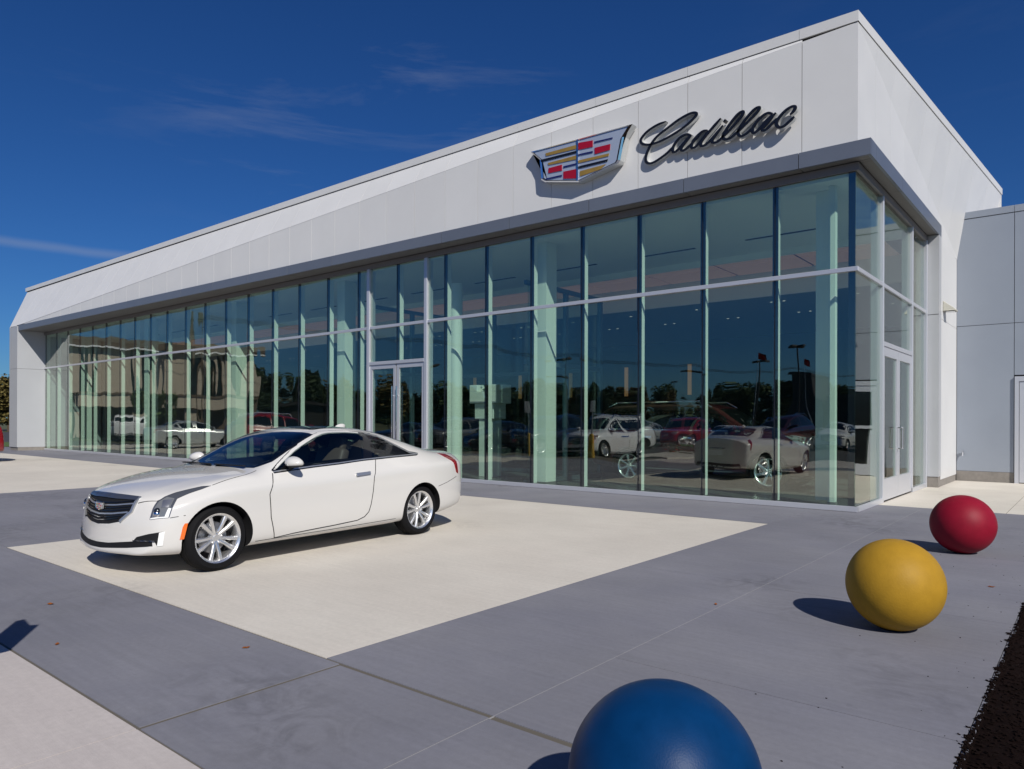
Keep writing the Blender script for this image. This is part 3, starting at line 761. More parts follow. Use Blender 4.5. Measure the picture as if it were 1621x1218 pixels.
# flank: white wall that leans outward towards the back
def fl(y, z):                                            # x of the flank face
    lo = .035 + (.28 - .035) * y / 8.5
    hi = .035 + (.89 - .035) * y / 12.0
    t = min(1, max(0, (z - (CZ1 - (CZ1 - 5.57) * min(1, max(0, y) / 8.5))) / max(.02, (CZ1 - 5.57) * min(1, max(0, y) / 8.5))))
    return lo + (hi - lo) * t
fy = [-.045, 1.0, 2.0, 3.05, 4.1, 5.15, 6.2, 7.3, 8.5, 10.2, 12.0]
for a, b in zip(fy, fy[1:]):
    zb0 = CZ0 if a < 6.2 else 5.53
    def zc_(y): return CZ1 - (CZ1 - 5.57) * min(1, max(0, y) / 8.5)
    a2, b2 = a + .002, b - .002
    bm = bmesh.new()
    pa, pb = max(zc_(a2), zb0), max(zc_(b2), zb0)
    if pa > zb0 + .01:
        q = [(fl(a2, zb0), a2, zb0), (fl(b2, zb0), b2, zb0)] + ([(fl(b2, pb), b2, pb)] if pb > zb0 + .01 else []) + [(fl(a2, pa), a2, pa)]
        prism(bm, q, (-.03, 0, 0))
    q = [(fl(a2, pa), a2, pa), (fl(b2, pb), b2, pb), (fl(b2, CZ1), b2, CZ1)] + ([(fl(a2, CZ1), a2, CZ1)] if CZ1 - pa > .01 else [])
    prism(bm, q, (-.03, 0, 0))
    bmesh.ops.recalc_face_normals(bm, faces=bm.faces)
    link('facade_panel', bm, 'white_panel', B)
slab('coping_cap', [(.045, -.064, CZ1 + .012), (.91, 12.0, CZ1 + .012), (.5, 12.0, CZ1 + .012), (-.35, .36, CZ1 + .012)], (0, 0, .17), 'white_panel', B)
slab('facade_panel', [(.885, 12.0, 5.2), (.30, 12.0, 5.2), (.30, 12.0, CZ1), (.885, 12.0, CZ1)], (0, .03, 0), 'white_panel', B)
# pier that closes the side glass, and the white wall below the canopy line
box('pier', -.02, .279, 5.905, 6.2, .24, FB - .004, 'pier_grey', B); box('pier_base', .0, .27, 5.92, 6.19, 0, .238, 'base_stone', B)
box('pier_joint', .0, .275, 5.9025, 5.9045, 3.86, 3.872, 'joint_dark', B)
bm = bmesh.new(); add_box(bm, .1, .272, 6.203, 8.49, .16, 3.795); add_box(bm, .1, .272, 6.203, 8.49, 3.803, 5.525); link('wall_panel', bm, 'white_panel', B)
box('wall_base', .11, .262, 6.21, 8.49, 0, .158, 'base_stone', B)
# left end: thick white fin wall
slab('end_wall', [(XL - .03, -.02, .16), (XL - .13, -1.12, .16), (XE, -1.12, .16), (XE, 2.5, .16), (XL - .03, 2.5, .16)], (0, 0, 3.70), 'pier_grey', B)
slab('end_wall', [(XL - .03, -.02, 3.87), (XL - .13, -1.12, 3.87), (XE, -1.12, 3.87), (XE, 2.5, 3.87), (XL - .03, 2.5, 3.87)], (0, 0, 1.99), 'pier_grey', B)
slab('wall_base', [(XL - .04, -.02, 0), (XL - .14, -1.08, 0), (XE + .03, -1.08, 0), (XE + .03, 2.5, 0), (XL - .04, 2.5, 0)], (0, 0, .158), 'base_stone', B)
# ---- inside
box('floor', XL, -.02, .02, 16, -.05, .008, 'floor_tile', B)
box('rear_wall', XL, -.02, 16, 16.2, 0, 5.9, 'interior_dark', B)
box('side_wall', -37.2, XL - .0, 2.6, 16.2, 0, 7.0, 'interior_wall', B)
box('side_wall', -.25, -.02, 6.3, 16, 0, 5.5, 'interior_wall', B)
box('ceiling', XL, -.06, .06, 4.35, 5.46, 5.52, 'ceiling_white', B)
box('ceiling', XL, -.06, 6.95, 16, 4.9, 5.0, 'interior_wall', B)
box('ceiling_drop', XL, -.06, 6.9, 6.948, 4.85, 5.52, 'ceiling_white', B)
box('ceiling_trim', XL, -.06, 4.30, 4.348, 5.30, 5.458, 'ceiling_white', B)
box('roof', XL - .4, 0, .36, 30, 7.0, 7.2, 'roof_membrane', B); box('roof_deck', XL, -.06, .08, 16.2, 5.72, 5.8, 'interior_dark', B)
box('rear_parapet', XL - 1.5, .3, 29.9, 30.2, 0, 8.0, 'white_panel', B)
box('outer_wall', XE - .2, XE, 2.6, 30, 0, 7.8, 'white_panel', B)
k = 0
x = -.7
while x > XL + 2:
    box('ceiling_panel', x - 1.95, x, 4.40, 5.62, 5.50, 5.53, 'cloud_panel_glow', B); box('ceiling_panel', x - 1.95, x, 5.70, 6.86, 5.50, 5.53, 'cloud_panel_glow', B); x -= 2.03
x = -1.5
while x > XL + 2:
    box('air_slot', x - 1.5, x, 2.97, 3.06, 5.452, 5.459, 'slot_black', B); x -= 2.68
for x in [-1.6 - 2.3 * i for i in range(15)]:
    for y in (8.2, 10.6):
        for dx in (0, .35):
            bm = bmesh.new(); bmesh.ops.create_circle(bm, cap_ends=True, segments=12, radius=.045, matrix=Matrix.Translation((x - dx, y, 4.894))); 
            link('downlight', bm, 'downlight', B)
for i, x in enumerate((-.42, -6.64, -13.8, -19.65, -26.2, -32.5)):
    if i == 0: x, w = -.462, .056
    else: w = .17
    box('column', x - w, x + w, .34, .34 + 2.3 * w, .1, 5.455, 'column_white', B); box('column_base', x - w - .01, x + w + .01, .33, .35 + 2.3 * w, .01, .098, 'head_frame', B)
box('column', -.78, -.53, .55, .80, .1, 5.455, 'column_white', B)
bm = bmesh.new(); add_tube(bm, (-9.5, .62, .01), (-9.5, .62, 4.9), .16, 28); smooth_obj(link('column', bm, 'column_white', B))
for x in (-10.46, -13.54, -16.6, -19.7, -22.8): box('wall_lamp', x - .07, x + .07, 15.9, 15.995, 2.6, 3.9, 'warm_lamp', B)
# glazed vestibule behind the front door
V = [(-12.45, .3), (-12.45, 3.4), (-7.0, 3.4), (-7.0, .3)]
for (x0, y0), (x1, y1) in zip(V, V[1:]):
    for z in (0.02, 2.75, 4.55): box('vestibule_rail', min(x0, x1) - .04, max(x0, x1) + .04, min(y0, y1) - .04, max(y0, y1) + .04, z, z + .10, 'vestibule_frame', B)
    n = 3 if y0 == y1 else 2
    for k in range(n): 
        x, y = x0 + (x1 - x0) * k / n, y0 + (y1 - y0) * k / n
        box('vestibule_post', x - .05, x + .05, y - .05, y + .05, .12, 4.55, 'vestibule_frame', B)
    for za, zb_ in ((.12, 2.75), (2.85, 4.55)):
        if y0 == y1: box('vestibule_pane', min(x0, x1) + .05, max(x0, x1) - .05, y0 - .004, y0 + .004, za, zb_, 'inner_glass', B)
        else: box('vestibule_pane', x0 - .004, x0 + .004, min(y0, y1) + .05, max(y0, y1) - .05, za, zb_, 'inner_glass', B)
# ------------------------------------------------------------------ grey service wing
W_ = empty('service_wing', (0, 0, 0)); tag(W_, 'lower grey metal panelled wing joined to the white showroom', 'building')
wx = [.275, 1.46, 4.0, 6.5, 9.0]; 
for a, b in zip(wx, wx[1:]):
    if a == 1.46:
        box('wall_panel', a + .006, b - .006, 8.5, 8.55, 2.60, 3.846, 'grey_panel', W_)
        box('wall_panel', b - .9, b - .006, 8.5, 8.55, .255, 2.59, 'grey_panel', W_)
    else: box('wall_panel', a + .006, b - .006, 8.5, 8.55, .255, 3.846, 'grey_panel', W_); box('wall_base', a, b, 8.505, 8.56, 0, .25, 'base_stone', W_)
    box('wall_panel', a - (.0 if a < .3 else -.006), b - .006, 8.5, 8.55, 3.858, 6.505, 'grey_panel', W_)
    box('coping_cap', a + .004 - (.0), b - .004, 8.485, 8.9, 6.52, 6.68, 'grey_panel', W_)
box('wall_core', .2, 9, 8.56, 8.7, 0, 6.5, 'joint_dark', W_)
box('wing_roof', .2, 9, 8.7, 30, 6.0, 6.3, 'roof_membrane', W_); box('wing_wall', 8.9, 9.1, 8.6, 30, 0, 6.6, 'grey_panel', W_)
bm = bmesh.new()
for a in ((1.475, 1.56, 0, 2.56), (3.0, 3.09, 0, 2.56), (1.562, 2.998, 2.44, 2.56)): add_box(bm, a[0], a[1], 8.44, 8.62, a[2], a[3])
link('door_frame', bm, 'aluminium', W_)
bm = bmesh.new()
for a in ((1.57, 2.99, .02, .32), (1.57, 2.99, 2.28, 2.43), (1.57, 1.70, .322, 2.278), (2.86, 2.99, .322, 2.278), (1.702, 2.858, 1.28, 1.36)): add_box(bm, a[0], a[1], 8.46, 8.52, a[2], a[3])
dd = link('door', bm, 'aluminium', W_)
box('door_glass', 1.70, 2.86, 8.485, 8.495, .32, 2.28, 'dark_glazing', dd)
# lettering above that door, seen only mirrored in the side glass
def wedge_lamp(name, origin, nrm, label):
    bm = bmesh.new(); v = [(-.22, 0, 0), (.22, 0, 0), (.22, .32, 0), (-.22, .32, 0), (-.22, 0, .30), (.22, 0, .30), (.19, .30, .05), (-.19, .30, .05)]
    q = [bm.verts.new(p) for p in v]
    for f in ((0, 1, 2, 3), (4, 5, 6, 7), (0, 4, 7, 3), (1, 2, 6, 5), (3, 2, 6, 7), (0, 1, 5, 4)): bm.faces.new([q[i] for i in f])
    bmesh.ops.recalc_face_normals(bm, faces=bm.faces); bevel(bm, .012)
    r = empty(name, origin, nrm); r.scale = (.8, .8, .8); tag(r, label, 'wall lamp', 'wedge wall lamps')
    link('housing', bm, 'cream_lamp', r)
    box('lens', -.16, .16, .05, .27, -.018, -.006, 'lamp_lens', r)
wedge_lamp('wall_lamp', (.274, 6.62, 4.0), R(-90), 'cream wedge-shaped wall lamp on the white flank wall beside the grey pier')
wedge_lamp('wall_lamp', (2.55, 8.498, 3.85), R(180), 'cream wedge wall lamp above the door on the grey wing wall')
bm = bmesh.new(); add_tube(bm, (.42, 8.5, .70), (.42, 8.42, .70), .02, 10); add_tube(bm, (.42, 8.42, .71), (.42, 8.40, .62), .016, 8)
bmesh.ops.create_cone(bm, cap_ends=True, segments=10, radius1=.03, radius2=.03, depth=.012, matrix=Matrix.Translation((.42, 8.43, .745)))
o = link('hose_tap', bm, 'steel'); tag(o, 'small steel hose tap low on the grey wing wall near the white corner', 'tap')

# ------------------------------------------------------------------ the coupe on the pad
HERO = dict(
  headlight=[(0.294, 0.65, 0.538), (0.322, 0.652, 0.637), (0.364, 0.65, 0.698), (0.432, 0.663, 0.736), (0.523, 0.689, 0.768), (0.629, 0.727, 0.792), (0.741, 0.762, 0.813), (0.815, 0.801, 0.816), (0.72, 0.797, 0.789), (0.601, 0.777, 0.756), (0.498, 0.759, 0.716), (0.442, 0.785, 0.636), (0.406, 0.787, 0.555), (0.346, 0.736, 0.548)],
  grille=[(0.185, -0.321, 0.522), (0.209, -0.323, 0.619), (0.265, -0.373, 0.712), (0.304, -0.338, 0.751), (0.258, 0.158, 0.748), (0.318, 0.464, 0.735), (0.238, 0.45, 0.604), (0.186, 0.34, 0.509), (0.154, 0.184, 0.48), (0.141, -0.017, 0.46), (0.155, -0.168, 0.495)],
  grille_band=[(0.261, -0.364, 0.71), (0.304, -0.338, 0.751), (0.258, 0.158, 0.748), (0.318, 0.464, 0.735), (0.284, 0.464, 0.701), (0.225, 0.228, 0.704), (0.228, -0.184, 0.719)],
  vent=[(0.216, 0.509, 0.344), (0.231, 0.545, 0.379), (0.28, 0.658, 0.41), (0.372, 0.776, 0.435), (0.36, 0.761, 0.303), (0.322, 0.731, 0.301), (0.306, 0.711, 0.345)],
  slot=[(0.147, -0.255, 0.302), (0.125, -0.099, 0.281), (0.13, 0.152, 0.285), (0.217, 0.521, 0.315), (0.306, 0.712, 0.339), (0.322, 0.731, 0.301), (0.188, 0.447, 0.277), (0.126, 0.163, 0.253), (0.12, -0.087, 0.258)],
  drl=[(0.335, 0.744, 0.424), (0.372, 0.776, 0.435), (0.36, 0.761, 0.303), (0.322, 0.731, 0.301)],
  marker=[(0.48, 0.83, 0.347), (0.5, 0.844, 0.46), (0.518, 0.85, 0.496), (0.544, 0.858, 0.497), (0.515, 0.842, 0.351)],
  windshield_left=[(1.413, -0.578, 0.972), (1.389, 0.596, 0.962), (1.48, 0.603, 0.996), (1.821, 0.448, 1.183)],
  badge=[(0.186, -0.135, 0.642), (0.188, -0.021, 0.667), (0.189, 0.084, 0.663), (0.168, 0.083, 0.59), (0.163, 0.007, 0.577), (0.166, -0.075, 0.585)],
  hoodline=[(0.275, 0.482, 0.676), (0.364, 0.65, 0.698)],
  hood_side=[(0.364, 0.65, 0.698), (0.523, 0.689, 0.768), (0.815, 0.801, 0.816), (1.085, 0.779, 0.876), (1.255, 0.77, 0.902), (1.374, 0.694, 0.944)],
  door_f=[(1.463, 0.827, 0.9), (1.389, 0.907, 0.701), (1.406, 0.909, 0.463), (1.469, 0.87, 0.243)],
  bumper_line=[(0.247, 0.538, 0.529), (0.406, 0.788, 0.553), (0.531, 0.85, 0.571)],
  under=[(0.152, -0.312, 0.263)],
  window=[(1.495, 0.814, 0.92), (1.594, 0.775, 0.982), (1.714, 0.735, 1.052), (1.838, 0.694, 1.125), (1.957, 0.664, 1.184), (2.079, 0.633, 1.237), (2.201, 0.606, 1.279), (2.311, 0.584, 1.307), (2.407, 0.583, 1.318), (2.653, 0.6, 1.317), (2.92, 0.607, 1.3), (3.127, 0.641, 1.253), (3.267, 0.701, 1.18), (3.404, 0.742, 1.114), (3.544, 0.783, 1.046), (3.691, 0.783, 1.028), (3.174, 0.822, 1.015), (2.717, 0.831, 0.998), (2.344, 0.835, 0.973), (2.001, 0.832, 0.956), (1.738, 0.828, 0.938)],
  pillar=[(2.856, 0.614, 1.301), (2.934, 0.605, 1.3), (2.728, 0.832, 0.998), (2.661, 0.832, 0.996)],
  tail=[(4.162, 0.698, 1.017), (4.33, .70, 1.012), (4.404, 0.76, 0.943), (4.406, 0.823, 0.849), (4.441, 0.833, 0.729), (4.376, 0.85, 0.753), (4.334, 0.846, 0.834), (4.284, 0.825, 0.904), (4.217, 0.779, 0.964)],
  handle=[(2.542, 0.891, 0.844), (2.753, 0.892, 0.854), (2.751, 0.901, 0.821), (2.54, 0.9, 0.808)],
  door_r=[(2.911, 0.833, 0.999), (2.818, 0.908, 0.791), (2.796, 0.92, 0.623), (2.766, 0.916, 0.471), (2.738, 0.909, 0.388), (2.677, 0.903, 0.335), (2.572, 0.896, 0.304)],
  door_bottom=[(1.472, 0.874, 0.251), (1.924, 0.883, 0.272), (2.572, 0.896, 0.304)],
  mirror=[(1.671, 0.806, 0.964), (1.714, 0.76, 1.03), (1.827, 0.759, 1.061), (2.014, 0.791, 1.042), (2.0, 0.821, 0.98)],
  rear_edge=[(4.492, 0.816, 0.705)],
  wsh_top=[(1.883, -0.112, 1.228), (2.022, -0.144, 1.285), (2.109, -0.156, 1.314), (2.159, 0.479, 1.308)],
)
def mirror_poly(half):
    """outline across the nose from its half with y >= 0 (first and last points on the centre line)"""
    return half + [(p[0], -p[1], p[2]) for p in reversed(half) if abs(p[1]) > 1e-4]
wheel_cache = {}
def wheels_for(root, S, spokes, rim, key, twin=True):
    if key not in wheel_cache: wheel_cache[key] = wheel_meshes(S, spokes, M[rim], twin)
    add_wheels(root, S, wheel_cache[key])
def box_part(name, parent, m, dims, bv=.01):
    o = box(name, *dims, m, parent); 
    if bv:
        bm = bmesh.new(); bm.from_mesh(o.data); bevel(bm, bv, 2); bm.to_mesh(o.data); bm.free(); smooth_obj(o, 40)
    return o
def mirror_part(root, s, y, x, z, paint, size=1.):
    bm = bmesh.new(); bmesh.ops.create_uvsphere(bm, u_segments=18, v_segments=12, radius=1)
    for v in bm.verts:
        p = v.co; k = 1.0 if p.x < 0 else .45
        v.co = Vector((p.x * .095 * k, p.y * .125, p.z * (.068 if p.z > 0 else .05) * (1 - .18 * p.y * 1)))
    for f in bm.faces: f.smooth = True
    for f in bm.faces: f.material_index = 1 if f.calc_center_median().z < -.022 else 0
    h = link('mirror', bm, [paint, 'black_plastic'], root); h.location = (x, s * (y + .13), z); h.scale = (size, s * size, size)
    bm = bmesh.new(); add_tube(bm, (0, -.16, -.075), (0, -.05, -.04), .022, 8, .03); smooth_obj(link('mirror_arm', bm, 'black_plastic', h))
    bm = bmesh.new(); bmesh.ops.create_circle(bm, cap_ends=True, segments=20, radius=1, matrix=Matrix.Translation((.034, 0, 0)) @ Matrix.Rotation(math.pi / 2, 4, 'Y') @ Matrix.Diagonal((.045, .10, 1, 1))); link('mirror_glass', bm, 'chrome', h)
EMBLEM=dict(outline=[(-6.392, 7.212), (-5.159, 7.183), (-3.9, 7.165), (-4.07, 6.96), (-4.169, 6.53), (-4.208, 6.486), (-5.127, 6.306), (-5.995, 6.487), (-6.098, 6.558), (-6.14, 6.98)],
 gold=[[(-5.966, 7.079), (-5.178, 7.069), (-5.177, 6.99), (-5.956, 7.02)], [(-5.904, 6.861), (-5.177, 6.855), (-5.177, 6.776), (-5.894, 6.817)], [(-5.129, 6.741), (-4.412, 6.716), (-4.429, 6.666), (-5.129, 6.686)], [(-5.1, 6.513), (-4.491, 6.519), (-4.617, 6.447), (-5.099, 6.411)]],
 red=[[(-5.884, 6.75), (-5.544, 6.747), (-5.544, 6.626), (-5.893, 6.646)], [(-5.505, 6.594), (-5.176, 6.578), (-5.175, 6.387), (-5.504, 6.449)], [(-5.13, 7.097), (-4.793, 7.065), (-4.793, 6.937), (-5.13, 6.955)], [(-4.747, 6.903), (-4.385, 6.893), (-4.394, 6.78), (-4.746, 6.778)]],
 black=[[(-6.109, 6.973), (-5.177, 6.95), (-5.177, 6.903), (-6.109, 6.923)], [(-5.128, 6.622), (-4.438, 6.607), (-4.456, 6.565), (-5.128, 6.575)]],
 blue=[[(-5.505, 6.706), (-5.176, 6.697), (-5.176, 6.665), (-5.505, 6.674)], [(-5.944, 6.55), (-5.544, 6.538), (-5.543, 6.506), (-5.954, 6.52)], [(-4.756, 7.03), (-4.333, 7.01), (-4.333, 6.987), (-4.756, 7.003)], [(-5.129, 6.868), (-4.793, 6.852), (-4.792, 6.82), (-5.129, 6.836)]],
)
SCRIPT=[
 [(-3.265, 7.09), (-3.447, 7.075), (-3.655, 7.004), (-3.784, 6.901), (-3.795, 6.83), (-3.724, 6.771), (-3.584, 6.737), (-3.377, 6.749), (-3.108, 6.815), (-2.867, 6.905), (-2.716, 6.995), (-2.652, 7.058), (-2.695, 7.103), (-2.802, 7.108), (-2.998, 7.06), (-3.22, 6.965), (-3.446, 6.858), (-3.584, 6.726), (-3.677, 6.561), (-3.688, 6.449), (-3.629, 6.388), (-3.525, 6.381), (-3.376, 6.429), (-3.218, 6.505), (-3.085, 6.606)],
 [(-2.758, 6.707), (-2.866, 6.744), (-2.997, 6.706), (-3.107, 6.591), (-3.118, 6.492), (-3.062, 6.479), (-2.953, 6.554), (-2.823, 6.663), (-2.747, 6.704)],
 [(-2.747, 6.704), (-2.909, 6.563), (-2.952, 6.493), (-2.909, 6.462), (-2.8, 6.507), (-2.672, 6.606), (-2.546, 6.703)],
 [(-2.441, 6.716), (-2.546, 6.713), (-2.694, 6.611), (-2.747, 6.504), (-2.714, 6.46), (-2.629, 6.496), (-2.503, 6.603), (-2.42, 6.701)],
 [(-2.185, 6.864), (-2.338, 6.738), (-2.524, 6.569), (-2.566, 6.49), (-2.534, 6.453), (-2.44, 6.479), (-2.296, 6.591), (-2.154, 6.72)],
 [(-2.144, 6.727), (-2.296, 6.571), (-2.347, 6.496), (-2.316, 6.459), (-2.234, 6.468), (-2.113, 6.545), (-1.953, 6.668), (-1.816, 6.785), (-1.777, 6.851), (-1.806, 6.878), (-1.895, 6.835), (-2.033, 6.699), (-2.133, 6.569), (-2.143, 6.504), (-2.092, 6.463), (-1.992, 6.476), (-1.854, 6.557), (-1.699, 6.669), (-1.546, 6.779), (-1.493, 6.85), (-1.527, 6.874), (-1.613, 6.835), (-1.757, 6.703), (-1.854, 6.576), (-1.864, 6.502), (-1.815, 6.451), (-1.718, 6.474), (-1.602, 6.549), (-1.526, 6.643)],
 [(-1.264, 6.694), (-1.357, 6.729), (-1.47, 6.684), (-1.583, 6.582), (-1.612, 6.495), (-1.583, 6.45), (-1.507, 6.487), (-1.375, 6.603), (-1.264, 6.685)],
 [(-1.209, 6.698), (-1.338, 6.574), (-1.431, 6.487), (-1.422, 6.447), (-1.356, 6.467), (-1.227, 6.564), (-1.172, 6.595)],
 [(-0.973, 6.597), (-0.901, 6.66), (-0.893, 6.709), (-0.946, 6.727), (-1.045, 6.69), (-1.154, 6.6), (-1.199, 6.51), (-1.162, 6.44), (-1.08, 6.433), (-0.972, 6.497), (-0.901, 6.551)],
 [(-2.124, 6.807), (-2.102, 6.786)],
]

def crest_parts(root, fn, depth, dz):
    """wide shield: silver ground, gold, red, black and blue bars, silver frame; fn maps sign coordinates to the place"""
    out = EMBLEM['outline']
    cx_ = sum(p[0] for p in out) / len(out); cz_ = sum(p[1] for p in out) / len(out)
    def sc(p, k): return (cx_ + (p[0] - cx_) * k, cz_ + (p[1] - cz_) * k)
    bm = bmesh.new(); prism(bm, [fn(p, 0) for p in out], fn((0, 0), depth) - fn((0, 0), 0)); bmesh.ops.recalc_face_normals(bm, faces=bm.faces)
    link('shield_side', bm, 'sign_silver', root)
    bm = bmesh.new()
    o1 = out; o2 = [sc(p, .93) for p in out]; n = len(out)
    a = [bm.verts.new(fn(p, depth)) for p in o1]; b = [bm.verts.new(fn(sc(p, .965), depth + dz * 1.6)) for p in o1]; c = [bm.verts.new(fn(p, depth + dz * .35)) for p in o2]
    for i in range(n):
        j = (i + 1) % n; bm.faces.new((a[i], a[j], b[j], b[i])); bm.faces.new((b[i], b[j], c[j], c[i]))
    bmesh.ops.recalc_face_normals(bm, faces=bm.faces); link('shield_frame', bm, 'chrome', root)
    bm = bmesh.new(); o4 = [sc(p, .955) for p in out]; f4 = bm.faces.new([bm.verts.new(fn(p, depth + dz * .42)) for p in o4]); bmesh.ops.triangulate(bm, faces=[f4]); link('shield_line', bm, 'sign_black', root); bm = bmesh.new(); o3 = [sc(p, .915) for p in out]; f = bm.faces.new([bm.verts.new(fn(p, depth + dz * .5)) for p in o3]); bmesh.ops.triangulate(bm, faces=[f]); link('shield_ground', bm, 'crest_silver', root)
    bm = bmesh.new(); prism(bm, [fn(p, depth + dz * .6) for p in ((-5.172, 7.17), (-5.135, 7.17), (-5.135, 6.33), (-5.172, 6.33))], fn((0, 0), dz) - fn((0, 0), 0)); bmesh.ops.recalc_face_normals(bm, faces=bm.faces); link('shield_divider', bm, 'chrome', root)
    bm = bmesh.new()
    for z0 in (7.0, 6.765, 6.64, 6.49): pass
    for col, m in (('gold', 'crest_gold'), ('red', 'crest_red'), ('black', 'sign_black'), ('blue', 'crest_blue')):
        for q in EMBLEM[col]:
            bm2 = bmesh.new(); prism(bm2, [fn(p, depth + dz * .6) for p in q], fn((0, 0), dz * .5) - fn((0, 0), 0)); bmesh.ops.recalc_face_normals(bm2, faces=bm2.faces); link('crest_bar', bm2, m, root)
    bm.free()
# crest and script on the white wall
def wall_y(x): return -wo_(x)
sg = empty('crest_sign', (0, 0, 0)); tag(sg, 'big shield crest of gold, red, black and silver bars on the white wall', 'sign')
bx_, bz_ = -5.13, 6.75
crest_parts(sg, lambda p, d: Vector((p[0], -.20 - d - .0, p[1])), .16, .022)
for dx in (-.6, .55): box('mount', bx_ + dx - .05, bx_ + dx + .05, -.21, -.17, 6.6, 6.9, 'sign_black', sg)
sw = empty('script_sign'); tag(sw, 'black script lettering reading Cadillac standing off the white wall', 'sign')
def catmull(P, k=7):
    out = []
    for i in range(len(P) - 1):
        p0, p1, p2, p3 = P[max(i - 1, 0)], P[i], P[i + 1], P[min(i + 2, len(P) - 1)]
        for t in range(k):
            t /= k
            out.append(tuple(.5 * (2 * p1[a] + (p2[a] - p0[a]) * t + (2 * p0[a] - 5 * p1[a] + 4 * p2[a] - p3[a]) * t * t + (3 * p1[a] - p0[a] - 3 * p2[a] + p3[a]) * t ** 3) for a in (0, 1)))
    return out + [P[-1]]
for si, S_ in enumerate(SCRIPT):
    P = catmull(S_) if len(S_) > 2 else S_
    bm = bmesh.new(); prev = None; n = len(P)
    for i, p in enumerate(P):
        q0, q1 = P[max(i - 1, 0)], P[min(i + 1, n - 1)]
        tx, tz = q1[0] - q0[0], q1[1] - q0[1]; L_ = math.hypot(tx, tz) or 1; nx, nz = -tz / L_, tx / L_
        w = .024 + .010 * abs(tz / L_) ** 1.5
        if len(S_) > 2: w *= min(1, .55 + .45 * min(i, n - 1 - i) / 5)
        yf, yb = -.235 - .0015 * si, -.145
        row = [bm.verts.new((p[0] + nx * w * k, y, p[1] + nz * w * k)) for k, y in ((1, yb), (1, yf + .012), (.72, yf), (-.72, yf), (-1, yf + .012), (-1, yb))]
        if prev:
            for k in range(5):
                f = bm.faces.new((prev[k], prev[k + 1], row[k + 1], row[k])); f.material_index = 1 if k in (0, 4) else 0
        else:
            bm.faces.new(row)
        prev = row
    bm.faces.new(prev[::-1]); bmesh.ops.recalc_face_normals(bm, faces=bm.faces)
    link('letter_stroke', bm, ['sign_black', 'sign_silver'], sw)

